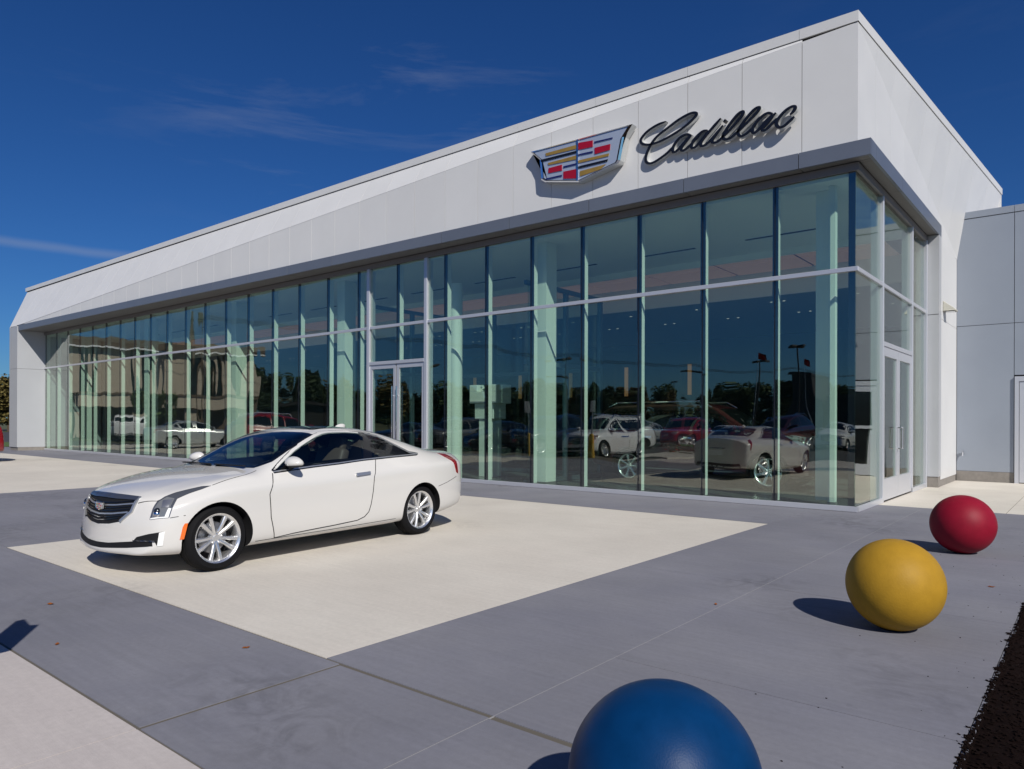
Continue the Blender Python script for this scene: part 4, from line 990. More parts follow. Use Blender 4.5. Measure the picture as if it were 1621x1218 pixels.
def hero():
    root = empty('coupe', (-4.306, -9.826, 0), R(93.4)); tag(root, 'pearl white two-door coupe parked on the pale pad in front of the glass', 'car')
    S = COUPE
    win = HERO['window']
    def shrink(poly, d):
        cc = sum((Vector(p) for p in poly), Vector()) / len(poly)
        return [tuple(Vector(p) + (cc - Vector(p)).normalized() * d) for p in poly]
    fr_top = [p for p in win[:11] if p[0] < 2.88] + [(2.90, .607, 1.301)]; fr_bot = [(2.74, .83, .999)] + [p for p in win[15:] if p[0] < 2.70]
    rr_ = [(2.99, .615, 1.29)] + [p for p in win[:15] if p[0] > 3.05] + [p for p in win[15:17] if p[0] > 2.9] + [(2.84, .83, 1.003)]
    wsh = [(1.40, .62, .965), (1.335, .40, .97), (1.30, 0, .97)]; top = [(2.09, 0, 1.32), (2.12, .32, 1.315), (2.165, .56, 1.30)]
    wpoly = mirror_poly(wsh[::-1] + [(1.56, .67, 1.03), (1.83, .63, 1.17)] + top[::-1])
    rpoly = mirror_poly([(3.22, 0, 1.34), (3.25, .50, 1.29), (3.60, .56, 1.19), (3.93, .53, 1.10), (4.02, 0, 1.12)])
    flat = lambda poly: [(p[0], 0, p[2]) for p in poly]
    cuts = [(flat(shrink(fr_top + fr_bot, .03)), (0, -1.3, 0), (0, 1.3, 0)), (flat(shrink(rr_, .03)), (0, -1.3, 0), (0, 1.3, 0)),
            ([(1.62, 0, .90), (1.95, 0, 1.15), (2.25, 0, 1.275), (2.6, 0, 1.315), (3.0, 0, 1.28), (3.45, 0, 1.10), (3.45, 0, .90)], (0, -.56, 0), (0, .56, 0)),
            (shrink(wpoly, .03), (-.12, 0, .18), (.26, 0, -.36)), (shrink(rpoly, .03), (.08, 0, .16), (-.10, 0, -.2))]
    me, tree = body_mesh(S, 3, cuts); o = inst('body', me, root)
    P = lambda nm, poly, m, flip=False, par=root, **k: patch(tree, poly, mat=m, name=nm, parent=par, flip=flip, **k)
    # cabin seen through the glass
    def pad(name, x, y, z, sx, sy, sz, tilt, m, par=root):
        bm = bmesh.new(); add_box(bm, -sx, sx, -sy, sy, -sz, sz); bevel(bm, min(sx, sy, sz) * .7, 3); q = link(name, bm, m, par); q.location = (x, y, z); q.rotation_euler = (0, tilt, 0); smooth_obj(q, 60); return q
    for sy_ in (.36, -.36):
        st_ = pad('seat', 2.62, sy_, .93, .07, .24, .20, .32, 'seat_leather'); hr = pad('headrest', 2.74, sy_, 1.17, .05, .13, .085, .25, 'seat_leather')
    pad('rear_bench', 3.30, 0, .93, .08, .50, .15, .45, 'seat_leather'); pad('dashboard', 1.70, 0, .885, .22, .54, .05, -.08, 'cabin_black')
    bm = bmesh.new(); n_ = 28
    for k in range(n_):
        a0, a1 = 2 * math.pi * k / n_, 2 * math.pi * (k + 1) / n_
        add_tube(bm, (0, .185 * math.cos(a0), .185 * math.sin(a0)), (0, .185 * math.cos(a1), .185 * math.sin(a1)), .016, 8)
    add_tube(bm, (0, -.18, 0), (0, .18, 0), .018, 8); add_tube(bm, (0, 0, -.18), (0, 0, 0), .018, 8)
    q = link('steering_wheel', bm, 'cabin_black', root, (1.98, -.36, .93)); q.rotation_euler = (0, -.45, 0); smooth_obj(q, 60)
    pad('rear_view_mirror', 2.02, 0, 1.235, .012, .11, .03, .2, 'cabin_black')
    for fl_ in (False, True):
        ribbon(tree, win + [win[0]], .036, .002, 'gloss_black', 'window_surround', root, fl_)
        P('door_pillar', [(2.845, .60, 1.318), (3.045, .60, 1.305), (2.885, .835, .995), (2.69, .835, .985)], 'gloss_black', fl_, off=.002, thick=.004)
        P('side_window', shrink(fr_top + fr_bot, .018), 'auto_glass', fl_, off=.003, thick=0)
        P('quarter_window', shrink(rr_, .018), 'auto_glass', fl_, off=.003, thick=0)
        ribbon(tree, win[15:] + [win[0]], .012, .006, 'handle_metal', 'belt_trim', root, fl_)
        ribbon(tree, win[10:16], .020, .006, 'handle_metal', 'window_trim', root, fl_, nrm=(0, .8, .6))
        # door, a skin of its own with an open joint round it
        dr = [HERO['door_f'][0], HERO['door_f'][1], HERO['door_f'][2], HERO['door_f'][3], HERO['door_bottom'][1]] + list(reversed(HERO['door_r']))
        dbelt = [(2.72, .838, .985), (2.34, .84, .958), (2.0, .838, .94), (1.74, .834, .922), (1.52, .82, .905)]
        dpoly = [(1.466, .83, .89)] + HERO['door_f'][1:] + [(1.70, .87, .262), HERO['door_bottom'][1], (2.25, .88, .285)] + list(reversed(HERO['door_r']))[0:] + dbelt
        ribbon(tree, [(1.48, .83, .905), *HERO['door_f'][1:]], .008, .003, 'shut_line', 'shut_line', root, fl_)
        ribbon(tree, [HERO['door_f'][3], (1.70, .87, .262), HERO['door_bottom'][1], (2.25, .88, .285), *reversed(HERO['door_r'])], .008, .003, 'shut_line', 'shut_line', root, fl_)
        d = P('door', shrink(dpoly, .007), 'pearl', fl_, off=.0018, thick=.002)
        h = P('handle', HERO['handle'], 'handle_metal', fl_, par=d, off=.022, thick=.022, step=.03)
        P('headlight', HERO['headlight'], 'lamp_grey', fl_, off=.003, thick=.008, step=.025)
        hl = HERO['headlight']
        def lerp(a, b, t): return tuple(a[i] + (b[i] - a[i]) * t for i in range(3))
        P('headlight_lens', [lerp(hl[0], hl[12], .12), lerp(hl[1], hl[11], .1), lerp(hl[2], hl[10], .14), lerp(hl[3], hl[10], .2), lerp(hl[10], hl[3], .2), lerp(hl[11], hl[1], .12), lerp(hl[12], hl[0], .1)], 'lamp_lens', fl_, off=.006, thick=.004, step=.025)
        P('running_light', [lerp(hl[12], hl[0], .03), lerp(hl[12], hl[0], .95), lerp(lerp(hl[12], hl[0], .95), lerp(hl[11], hl[1], .95), .12), lerp(lerp(hl[12], hl[0], .22), lerp(hl[11], hl[1], .22), .12), lerp(hl[11], hl[1], .18), lerp(hl[11], hl[1], .04)], 'led_white', fl_, off=.009, thick=.004, step=.025)
        for t_, tt in ((.28, .3), (.62, .32)):
            a_ = Vector(lerp(lerp(hl[1], hl[11], tt), lerp(hl[0], hl[12], tt), .15 + t_ * .8 - .1)); 
            if fl_: a_.y = -a_.y
            hh = tree.find_nearest(a_); bm = bmesh.new(); bmesh.ops.create_uvsphere(bm, u_segments=18, v_segments=10, radius=.036)
            for f in bm.faces: f.smooth = True
            q_ = link('lamp_projector', bm, 'chrome_dark' if t_ < .5 else 'chrome', root); q_.location = hh[0] + hh[1] * -.012
        P('lamp_reflector', [lerp(hl[2], hl[10], .30), lerp(hl[1], hl[11], .45), lerp(hl[1], hl[11], .80), lerp(hl[2], hl[10], .80)], 'steel', fl_, off=.009, thick=.004, step=.025)
        0 and P('lamp_projector', [lerp(lerp(hl[1], hl[11], .3), lerp(hl[0], hl[12], .3), .1), lerp(lerp(hl[1], hl[11], .62), lerp(hl[0], hl[12], .62), .1), lerp(lerp(hl[1], hl[11], .62), lerp(hl[0], hl[12], .62), .75), lerp(lerp(hl[1], hl[11], .3), lerp(hl[0], hl[12], .3), .75)], 'lamp_inner', fl_, off=.010, thick=.004, step=.025)
        P('side_marker', HERO['marker'], 'amber', fl_, off=.004, thick=.006, step=.02)
        P('intake', HERO['vent'], 'black_plastic', fl_, off=.002, thick=.004, step=.03)
        P('fog_light', HERO['drl'], 'led_white', fl_, off=.006, thick=.006, step=.02)
        ribbon(tree, [HERO['vent'][0], HERO['vent'][-1], (.33, .705, .34)], .012, .012, 'chrome', 'intake_trim', root, fl_, nrm=(-.8, .5, .1))
        P('taillight', HERO['tail'], 'tail_red', fl_, off=.004, thick=.008, step=.03)
        mirror_part(root, -1 if fl_ else 1, .79, 1.69, 1.005, 'pearl')
        ribbon(tree, [(.277, .478, .676), (.367, .645, .70), (.43, .68, .739)], .007, .001, 'shut_line', 'shut_line', root, fl_, nrm=(-.5, .3, .8))
        ribbon(tree, [(.82, .80, .818), (1.0, .79, .862), (1.2, .775, .895), (1.36, .72, .935)], .007, .001, 'shut_line', 'shut_line', root, fl_, nrm=(0, .5, .85))
        ribbon(tree, [(.41, .787, .553), (.46, .81, .56), (.53, .84, .568)], .006, .001, 'shut_line', 'shut_line', root, fl_, nrm=(-.3, .9, .1))
        ribbon(tree, [(3.95, .9, .60), (4.15, .88, .64), (4.38, .84, .70)], .006, .001, 'shut_line', 'shut_line', root, fl_)
        ribbon(tree, [(1.25, .87, .235), (2.2, .875, .240), (3.2, .88, .255)], .006, .001, 'shut_line', 'shut_line', root, fl_)
    # screens, laid on from above
    P('windshield', wpoly, 'auto_glass', off=.003, thick=0, nrm=(-.55, 0, .83))
    ribbon(tree, wpoly + [wpoly[0]], .05, .0025, 'gloss_black', 'windshield_band', root, nrm=(-.55, 0, .83))
    P('sunroof', mirror_poly([(2.28, 0, 1.37), (2.29, .44, 1.36), (2.80, .45, 1.37), (2.82, 0, 1.39)]), 'car_glass', off=.003, thick=.004, nrm=(0, 0, 1))
    P('rear_window', rpoly, 'auto_glass', off=.003, thick=0, nrm=(.4, 0, .9)); ribbon(tree, rpoly + [rpoly[0]], .05, .0025, 'gloss_black', 'rear_window_band', root, nrm=(.4, 0, .9))
    # grille, in a bright frame, with bars and the small crest
    gh = [(.25, 0, .75), (.258, .158, .748), (.318, .464, .735), (.238, .45, .604), (.186, .34, .509), (.154, .184, .48), (.141, 0, .466)]
    gp = mirror_poly(gh)
    gr = P('grille', gp, 'black_plastic', off=.004, thick=.01, nrm=(-1, 0, .15), step=.04)
    for s_ in (1, -1): ribbon(tree, [(p[0], p[1] * s_, p[2]) for p in gh[2:5]], .024, .016, 'handle_metal', 'grille_frame', gr, nrm=(-1, 0, .15))
    P('grille_band', mirror_poly([(.25, 0, .752), (.258, .16, .749), (.318, .46, .737), (.30, .455, .70), (.23, .2, .705), (.225, 0, .707)]), 'grille_top', par=gr, off=.014, thick=.012, nrm=(-1, 0, .3), step=.04)
    for z, wd, th in ((.675, .45, .008), (.650, .45, .012), (.625, .445, .008), (.600, .43, .008), (.570, .41, .014), (.540, .37, .008), (.513, .31, .008)):
        ribbon(tree, [(.2, -wd, z + .028 if z > .5 else z), (.2, -wd * .5, z + .004), (.2, 0, z - .008), (.2, wd * .5, z + .004), (.2, wd, z + .028)], th, .012, 'handle_metal' if z in (.650, .570) else 'gloss_black', 'grille_bar', gr, nrm=(-1, 0, .0))
    badge = empty('badge', (.175, 0, .63)); badge.parent = root
    k = .165 / 2.49
    crest_parts(badge, lambda p, d: Vector((-.016 - d, -(p[0] + 5.13) * k, (p[1] - 6.75) * k * 1.28 )), .012, .003)
    # lower intake slot and lip
    P('intake', mirror_poly([(.15, 0, .300), (.158, .2, .305), (.22, .49, .335), (.314, .695, .346), (.33, .705, .300), (.21, .45, .275), (.15, .1, .252), (.14, 0, .252)]), 'black_plastic', off=.003, thick=.006, nrm=(-1, 0, 0), step=.04)
    # rear: lamp bar trim, plate recess, exhausts
    P('number_plate', mirror_poly([(4.7, 0, .74), (4.7, .27, .74), (4.7, .27, .60), (4.7, 0, .60)]), 'white_car_paint', off=.006, thick=.004, nrm=(1, 0, 0))
    P('trunk_trim', mirror_poly([(4.7, 0, .80), (4.7, .34, .80), (4.7, .34, .775), (4.7, 0, .775)]), 'chrome', off=.012, thick=.01, nrm=(1, 0, .1))
    P('rear_diffuser', mirror_poly([(4.65, 0, .40), (4.65, .62, .40), (4.6, .66, .30), (4.6, 0, .30)]), 'black_plastic', off=.004, thick=.006, nrm=(1, 0, 0))
    # roof antenna
    bm = bmesh.new(); bmesh.ops.create_uvsphere(bm, u_segments=14, v_segments=8, radius=1)
    for v in bm.verts: v.co = Vector((v.co.x * .085 + max(0, v.co.z) * .03, v.co.y * .028 * (1 - .5 * max(0, v.co.z)), max(v.co.z, -.2) * .045))
    a = link('antenna', bm, 'pearl', root, (3.08, 0, 1.368)); smooth_obj(a, 60)
    for s in (1, -1): box_part('wiper', root, 'black_plastic', (1.30, 1.33, s * .05, s * .58, .972, .984), 0)
    box('underbody', .6, 3.9, -.55, .55, .2, .34, 'black_plastic', root)
    wheels_for(root, S, 5, 'alloy', 'coupe')
    return root
hero()
# ------------------------------------------------------------------ other vehicles
CROSS = dict(
    stations=[.30, .38, .50, .66, .95, 1.2, 1.45, 1.6, 1.8, 2.05, 2.35, 2.7, 3.1, 3.5, 3.9, 4.3, 4.6, 4.78, 4.9, 4.97],
    W=[(.3, .76), (.38, .83), (.5, .90), (.66, .945), (.95, .985), (1.5, .985), (3.0, .99), (3.9, 1.0), (4.5, .96), (4.8, .89), (4.97, .80)],
    zb=[(.3, .26), (.6, .24), (1.2, .22), (3.7, .24), (4.97, .36)],
    zs=[(.3, .78), (.6, .86), (.95, .93), (1.5, .95), (3.0, .99), (4.0, 1.03), (4.97, 1.05)],
    z5=[(.3, .90), (.5, .97), (.8, 1.03), (1.2, 1.08), (1.5, 1.11), (2.5, 1.13), (3.5, 1.17), (4.2, 1.22), (4.6, 1.24), (4.97, 1.20)],
    yb=[(.3, .66), (.5, .76), (.8, .84), (1.5, .90), (3.0, .915), (4.0, .89), (4.6, .82), (4.97, .72)],
    zc=[(.3, .95), (.45, 1.03), (.8, 1.09), (1.2, 1.13), (1.45, 1.17), (1.6, 1.27), (1.8, 1.39), (2.05, 1.53), (2.35, 1.67), (2.7, 1.76), (3.1, 1.79), (3.5, 1.79), (3.9, 1.775), (4.3, 1.735), (4.6, 1.65), (4.78, 1.50), (4.9, 1.36), (4.97, 1.25)],
    yr=[(.3, .44), (.7, .58), (1.45, .68), (1.6, .78), (2.05, .75), (2.7, .71), (3.5, .705), (4.2, .685), (4.6, .68), (4.9, .66), (4.97, .6)],
    zr=[(.3, .94), (.45, 1.015), (.8, 1.075), (1.2, 1.115), (1.45, 1.15), (1.6, 1.225), (1.8, 1.34), (2.05, 1.48), (2.35, 1.615), (2.7, 1.70), (3.1, 1.73), (3.5, 1.73), (3.9, 1.715), (4.3, 1.675), (4.6, 1.59), (4.78, 1.46), (4.9, 1.33), (4.97, 1.235)],
    face=[(.2, -.0), (.45, .0), (.7, .0), (.95, .08)], rear=[(.3, -.04), (.8, -.03), (1.2, .05)],
    bow=(.20, .09), wheels=(1.0, 3.95), track=.93, wr=.37, rim=.25, tw=.25, arch=.415, cab=(1.55, 4.72), posts=(2.85, 3.75), roof=(2.35, 4.45), split=2.02)
SUV = dict(
    stations=[.22, .28, .40, .60, .95, 1.25, 1.5, 1.65, 1.85, 2.05, 2.3, 2.7, 3.1, 3.5, 4.0, 4.5, 4.95, 5.2, 5.32, 5.38],
    W=[(.22, .86), (.28, .92), (.4, .965), (.6, .99), (1., 1.01), (3.0, 1.01), (4.6, 1.01), (5.0, .98), (5.25, .93), (5.38, .88)],
    zb=[(.22, .30), (.6, .28), (1.2, .27), (4.2, .28), (5.38, .40)],
    zs=[(.22, 1.0), (.6, 1.06), (1.2, 1.08), (5.38, 1.10)],
    z5=[(.22, 1.13), (.4, 1.18), (.8, 1.21), (1.5, 1.24), (3, 1.25), (4.5, 1.26), (5.38, 1.25)],
    yb=[(.22, .78), (.4, .86), (.8, .90), (1.5, .94), (4.5, .945), (5.1, .91), (5.38, .84)],
    zc=[(.22, 1.17), (.4, 1.235), (.8, 1.27), (1.25, 1.295), (1.5, 1.32), (1.65, 1.40), (1.85, 1.54), (2.05, 1.68), (2.3, 1.81), (2.7, 1.88), (3.1, 1.89), (4.5, 1.88), (4.95, 1.86), (5.2, 1.80), (5.32, 1.62), (5.38, 1.36)],
    yr=[(.22, .55), (.8, .66), (1.5, .72), (1.65, .84), (2.3, .78), (3, .77), (4.5, .76), (5.2, .74), (5.38, .72)],
    zr=[(.22, 1.16), (.4, 1.225), (.8, 1.26), (1.25, 1.28), (1.5, 1.30), (1.65, 1.365), (1.85, 1.49), (2.05, 1.63), (2.3, 1.755), (2.7, 1.82), (3.1, 1.83), (4.5, 1.82), (4.95, 1.80), (5.2, 1.735), (5.32, 1.57), (5.38, 1.33)],
    face=[(.3, .0), (.7, .0), (1.2, .06)], rear=[(.4, -.03), (1.0, -.02), (1.3, .02)],
    bow=(.13, .05), wheels=(1.02, 4.32), track=.95, wr=.40, rim=.285, tw=.28, arch=.45, cab=(1.62, 5.16), posts=(2.95, 3.95), roof=(2.35, 5.0), split=2.05)
SEDAN = stretch(COUPE, 1.07, 1.0, 1.04)
SEDAN['zc'] = [(a, b) for a, b in SEDAN['zc'] if a < 2.6] + [(2.7, 1.45), (3.1, 1.445), (3.5, 1.40), (3.85, 1.30), (4.15, 1.19), (4.4, 1.135), (4.7, 1.115), (4.92, 1.09)]
SEDAN['zr'] = [(a, b) for a, b in SEDAN['zr'] if a < 2.6] + [(2.7, 1.40), (3.1, 1.395), (3.5, 1.345), (3.85, 1.245), (4.15, 1.14), (4.4, 1.105), (4.7, 1.085), (4.92, 1.06)]
SEDAN.update(cab=(1.62, 3.95), posts=(2.75, 3.55), roof=(2.28, 3.35), split=1.98)
PICK = derive(SUV, zc=[p for p in SUV['zc'] if p[0] < 3.4] + [(3.45, 1.86), (3.62, 1.70), (3.72, 1.30), (3.85, 1.27), (5.2, 1.265), (5.38, 1.25)], zr=[p for p in SUV['zr'] if p[0] < 3.4] + [(3.45, 1.80), (3.62, 1.65), (3.72, 1.275), (3.85, 1.262), (5.38, 1.245)],
              stations=[.22, .28, .40, .60, .95, 1.25, 1.5, 1.65, 1.85, 2.05, 2.3, 2.7, 3.1, 3.45, 3.6, 3.7, 3.8, 4.0, 4.5, 4.95, 5.2, 5.32, 5.38], cab=(1.62, 3.5), posts=(2.75,), roof=(2.35, 3.4))
body_cache = {}
def vehicle(name, S, key, paint, label, cat, loc, rz, rails=False, group=None, spokes=6):
    root = empty(name, loc, rz); tag(root, label, cat, group)
    if key not in body_cache: body_cache[key] = body_mesh(S, 2)
    me, tree = body_cache[key]; me = me.copy(); me.materials[0] = M[paint]
    inst('body', me, root)
    zt = lambda x: pchip(S['zr'], x); zl = lambda x: pchip(S['z5'], x); W = lambda x: pchip(S['W'], x)
    P = lambda nm, poly, m, flip=False, par=root, **k: patch(tree, poly, mat=m, name=nm, parent=par, flip=flip, **k)
    ca, cb = S['cab']; st = [ca] + list(S['posts']) + [cb]
    def sx(x, z):                                         # y on the side between belt and rail
        t = (z - zl(x)) / max(.05, zt(x) - zl(x)); return pchip(S['yb'], x) * (1 - t) + pchip(S['yr'], x) * t
    for fl_ in (False, True):
        for i, (a, b) in enumerate(zip(st, st[1:])):
            a2, b2 = a + .035, b - .035
            xs = [a2 + (b2 - a2) * k / 6 for k in range(7)]
            lo = [(x, zl(x) + .02) for x in xs]; hi = [(x, zt(x) - .045) for x in xs]
            pts = [(x, z) for x, z in lo if z < zt(x) - .05] + [(x, z) for (x, z), (_, z0) in reversed(list(zip(hi, lo))) if z > z0 + .02]
            if len(pts) > 2: P('side_window', [(x, sx(x, z), z) for x, z in pts], 'car_glass', fl_, off=.003, thick=.004, step=.09)
        ribbon(tree, [(x, .9, zl(x) + .004) for x in [ca + (cb - ca) * k / 8 for k in range(9)]], .016, .006, 'chrome', 'belt_trim', root, fl_, step=.15)
        for x in S['posts'][:2]:
            ribbon(tree, [(x - .02, .9, zl(x) - .01), (x, .9, zl(x) * .7), (x, .9, .42)], .008, .001, 'shut_line', 'shut_line', root, fl_, step=.12)
            P('handle', [(x - .26, W(x), zl(x) - .15), (x - .06, W(x), zl(x) - .14), (x - .06, W(x), zl(x) - .18), (x - .26, W(x), zl(x) - .185)], 'chrome', fl_, off=.02, thick=.02, step=.1)
        ribbon(tree, [(S['wheels'][0] + S['arch'] + .03, .95, pchip(S['zb'], 2) + .1), (S['wheels'][1] - S['arch'] - .03, .95, pchip(S['zb'], 3) + .1)], .02, .008, 'chrome', 'sill_trim', root, fl_, step=.3)
        x0 = S['stations'][0]; xe_ = S['stations'][-1]; zh = pchip(S['z5'], x0 + .15)
        P('headlight', [(x0 + .03, W(x0) - .10, zh - .20), (x0 + .02, W(x0) - .12, zh - .05), (x0 + .25, W(x0 + .25), zh + .0), (x0 + .38, W(x0 + .38), zh - .02), (x0 + .16, W(x0 + .16), zh - .20)], 'lamp_lens', fl_, off=.004, thick=.008, step=.06, nrm=(-.7, .7, 0))
        zt_ = pchip(S['z5'], xe_ - .1); hgt = .34 if S['cab'][1] > 4.3 else .22
        P('taillight', [(xe_ - .02, W(xe_) - .12, zt_ - .05), (xe_ - .22, W(xe_ - .22), zt_ - .03), (xe_ - .16, W(xe_ - .16), zt_ - hgt), (xe_ - .02, W(xe_) - .10, zt_ - hgt)], 'tail_red', fl_, off=.006, thick=.01, step=.06, nrm=(.7, .7, 0))
        xm = ca + .22; mirror_part(root, -1 if fl_ else 1, pchip(S['yb'], xm) - .03, xm, zl(xm) + .07, paint, 1.15)
        if rails:
            bm = bmesh.new(); y = (-1 if fl_ else 1) * (pchip(S['yr'], 3) - .06); z = pchip(S['zc'], 3)
            a, b = S['roof']; add_tube(bm, (a + .25, y, z + .015), (b - .25, y, pchip(S['zc'], b - .25) + .015), .018, 8); add_tube(bm, (a, y, pchip(S['zr'], a) - .0), (a + .25, y, z + .015), .018, 8); add_tube(bm, (b - .25, y, pchip(S['zc'], b - .25) + .015), (b, y, pchip(S['zr'], b)), .018, 8)
            smooth_obj(link('roof_rail', bm, 'chrome', root))
    sp = S['split']; ra, rb_ = S['roof']
    P('windshield', mirror_poly([(ca - .10, 0, 1.1), (ca - .04, .45, 1.1), (ca + .05, .68, 1.1), (sp, .66, 1.4), (ra - .07, .58, 1.6), (ra - .10, 0, 1.6)]), 'car_glass', off=.004, thick=.004, nrm=(-.5, 0, .86), step=.12)
    zc_ = lambda x: pchip(S['zc'], x)
    if key in ('cross', 'suv'):
        zA, zB = zl(xe_ - .1) + .06, zc_(rb_) - .14
        P('rear_window', mirror_poly([(xe_, 0, zB), (xe_, .58, zB - .02), (xe_, .66, zA), (xe_, 0, zA)]), 'car_glass', off=.004, thick=.004, nrm=(1, 0, .25), step=.12)
    elif key == 'pick':
        P('rear_window', mirror_poly([(3.66, 0, 1.72), (3.66, .6, 1.68), (3.7, .62, 1.36), (3.7, 0, 1.36)]), 'car_glass', off=.004, thick=.004, nrm=(1, 0, .3), step=.12)
    else:
        P('rear_window', mirror_poly([(rb_ + .02, 0, 1.42), (rb_ + .06, .52, 1.36), (cb + .1, .52, 1.18), (cb + .2, 0, 1.18)]), 'car_glass', off=.004, thick=.004, nrm=(.45, 0, .9), step=.12)
    zg = pchip(S['z5'], x0); gr = P('grille', mirror_poly([(x0 - .1, 0, zg + .0), (x0, .48, zg - .02), (x0, .42, zg - .30), (x0 - .1, 0, zg - .36)]), 'chrome_dark', off=.006, thick=.012, nrm=(-1, 0, .1), step=.12)
    for k in range(5):
        z = zg - .04 - .065 * k; ribbon(tree, [(x0, -.42, z), (x0, 0, z), (x0, .42, z)], .022 if key == 'suv' else .012, .018, 'chrome', 'grille_bar', gr, nrm=(-1, 0, 0), step=.2)
    P('intake', mirror_poly([(x0, 0, zg - .46), (x0, .6, zg - .44), (x0, .55, zg - .56), (x0, 0, zg - .58)]), 'black_plastic', off=.004, thick=.006, nrm=(-1, 0, 0), step=.15)
    P('number_plate', mirror_poly([(xe_, 0, zl(xe_) - .16), (xe_, .17, zl(xe_) - .16), (xe_, .17, zl(xe_) - .30), (xe_, 0, zl(xe_) - .30)]), 'white_car_paint', off=.008, thick=.006, nrm=(1, 0, 0), step=.2)
    P('rear_bumper', mirror_poly([(xe_, 0, pchip(S['zb'], xe_) + .16), (xe_, .7, pchip(S['zb'], xe_) + .16), (xe_, .7, pchip(S['zb'], xe_) + .03), (xe_, 0, pchip(S['zb'], xe_) + .03)]), 'black_plastic' if key != 'pick' else 'chrome', off=.006, thick=.01, nrm=(1, 0, 0), step=.2)
    box('underbody', .5, xe_ - .3, -.8, .8, .2, .4, 'black_plastic', root)
    wheels_for(root, S, spokes, 'alloy', key, twin=(key != 'suv'))
    return root
def recolour(root, paint, old):
    for ch in root.children:
        if ch.type == 'MESH' and any(m and m.name == old for m in ch.data.materials):
            ch.data = ch.data.copy()
            for i, m in enumerate(ch.data.materials):
                if m.name == old: ch.data.materials[i] = M[paint]
def another(src, old, paint, label, loc, rz, group=None):
    c = copy_tree(src); c.location = loc; c.rotation_euler = (0, 0, rz); c['label'] = label
    if group: c['group'] = group
    if paint != old: recolour(c, paint, old)
    return c
esc = vehicle('sport_utility_vehicle', SUV, 'suv', 'dark_red_paint', 'large dark red SUV with chrome grille standing inside the showroom', 'car', (-1.25, 3.35, .008), R(180), rails=True, spokes=7)
wc = vehicle('crossover_car', CROSS, 'cross', 'white_car_paint', 'white crossover parked facing the glass, nearest the yellow bollards', 'car', (-14.0, -12.55, -.045), R(-90), rails=True)
rc = another(wc, 'white_car_paint', 'red_paint', 'dark red crossover with silver roof rails at the left edge of the pad', (-26.83, -9.46, 0), R(90))
ws = vehicle('sedan_car', SEDAN, 'sedan', 'silver_paint', 'pale silver sedan displayed on the pad beyond the dark red crossover', 'car', (-34.6, -9.0, 0), R(90), spokes=7)
pk = vehicle('pickup_truck', PICK, 'pick', 'white_car_paint', 'white pickup truck seen from its tailgate in front of the beige office block', 'truck', (-56.3, -12.2, -.045), R(22.6))
lotg = 'cars parked in rows across the lot'
for x, y, src, old, paint, lab in (
    (-17.3, -12.7, wc, 'white_car_paint', 'navy_paint', 'navy crossover parked beside the white crossover'),
    (-20.4, -12.9, ws, 'silver_paint', 'black_paint', 'black sedan in the near row, between the navy crossover and a dark grey one'),
    (-23.6, -12.7, wc, 'white_car_paint', 'grey_paint', 'dark grey crossover in the near row beside the black sedan'),
    (-27.0, -12.8, ws, 'silver_paint', 'navy_paint', 'navy sedan at the far end of the near row')):
    another(src, old, paint, lab, (x, y, -.045), R(-90), lotg)
cols = [('silver_paint', 'silver'), ('red_paint', 'red'), ('white_car_paint', 'white'), ('dark_red_paint', 'maroon'), ('white_car_paint', 'white'), ('grey_paint', 'grey'), ('black_paint', 'black'), ('silver_paint', 'silver')]
xsr = [-19.5, -16.6, -13.6, -10.6, -7.6, -4.6, -1.6, 1.4]
for i, (x, (p, nm)) in enumerate(zip(xsr, cols)):
    src, old = ((ws, 'silver_paint'), (wc, 'white_car_paint'))[i % 2 if i not in (2, 3) else (0 if i == 2 else 1)]
    kindn = 'sedan' if src is ws else 'crossover'
    nb = cols[i + 1][1] if i + 1 < len(cols) else cols[i - 1][1]
    lab = {0: 'silver sedan at the far end of the second row beside a red crossover', 1: 'red crossover in the second row next to the end silver sedan', 2: 'white sedan in the second row between red and maroon crossovers', 3: 'maroon crossover in the second row beside the white sedan', 4: 'white sedan in the second row between maroon and grey crossovers', 5: 'grey crossover in the second row between white and black sedans', 6: 'black sedan in the second row between grey and silver crossovers', 7: 'silver crossover at the near end of the second row'}[i]
    another(src, old, p, lab, (x, -25.5, -.045), R(-90), lotg)
# ------------------------------------------------------------------ the three balls
def ball(x, y, r, m, label):
    root = empty('ball_bollard', (x, y, 0)); tag(root, label, 'ball', 'coloured concrete balls on the paving')
    bm = bmesh.new(); bmesh.ops.create_uvsphere(bm, u_segments=96, v_segments=64, radius=r, matrix=Matrix.Translation((0, 0, r - .006)))
    for f in bm.faces: f.smooth = True
    link('ball', bm, m, root)
    bm = bmesh.new(); add_tube(bm, (0, 0, .0005), (0, 0, .022), .095, 32, .085); smooth_obj(link('foot', bm, 'black_plastic', root))
ball(1.941, -6.862, .317, 'ball_yellow', 'yellow concrete ball, the middle one of three on the grey paving')
ball(1.875, -3.105, .324, 'ball_red', 'dark red concrete ball near the glass corner')
ball(1.975, -10.385, .307, 'ball_blue', 'blue concrete ball closest to the viewer, cut by the frame')
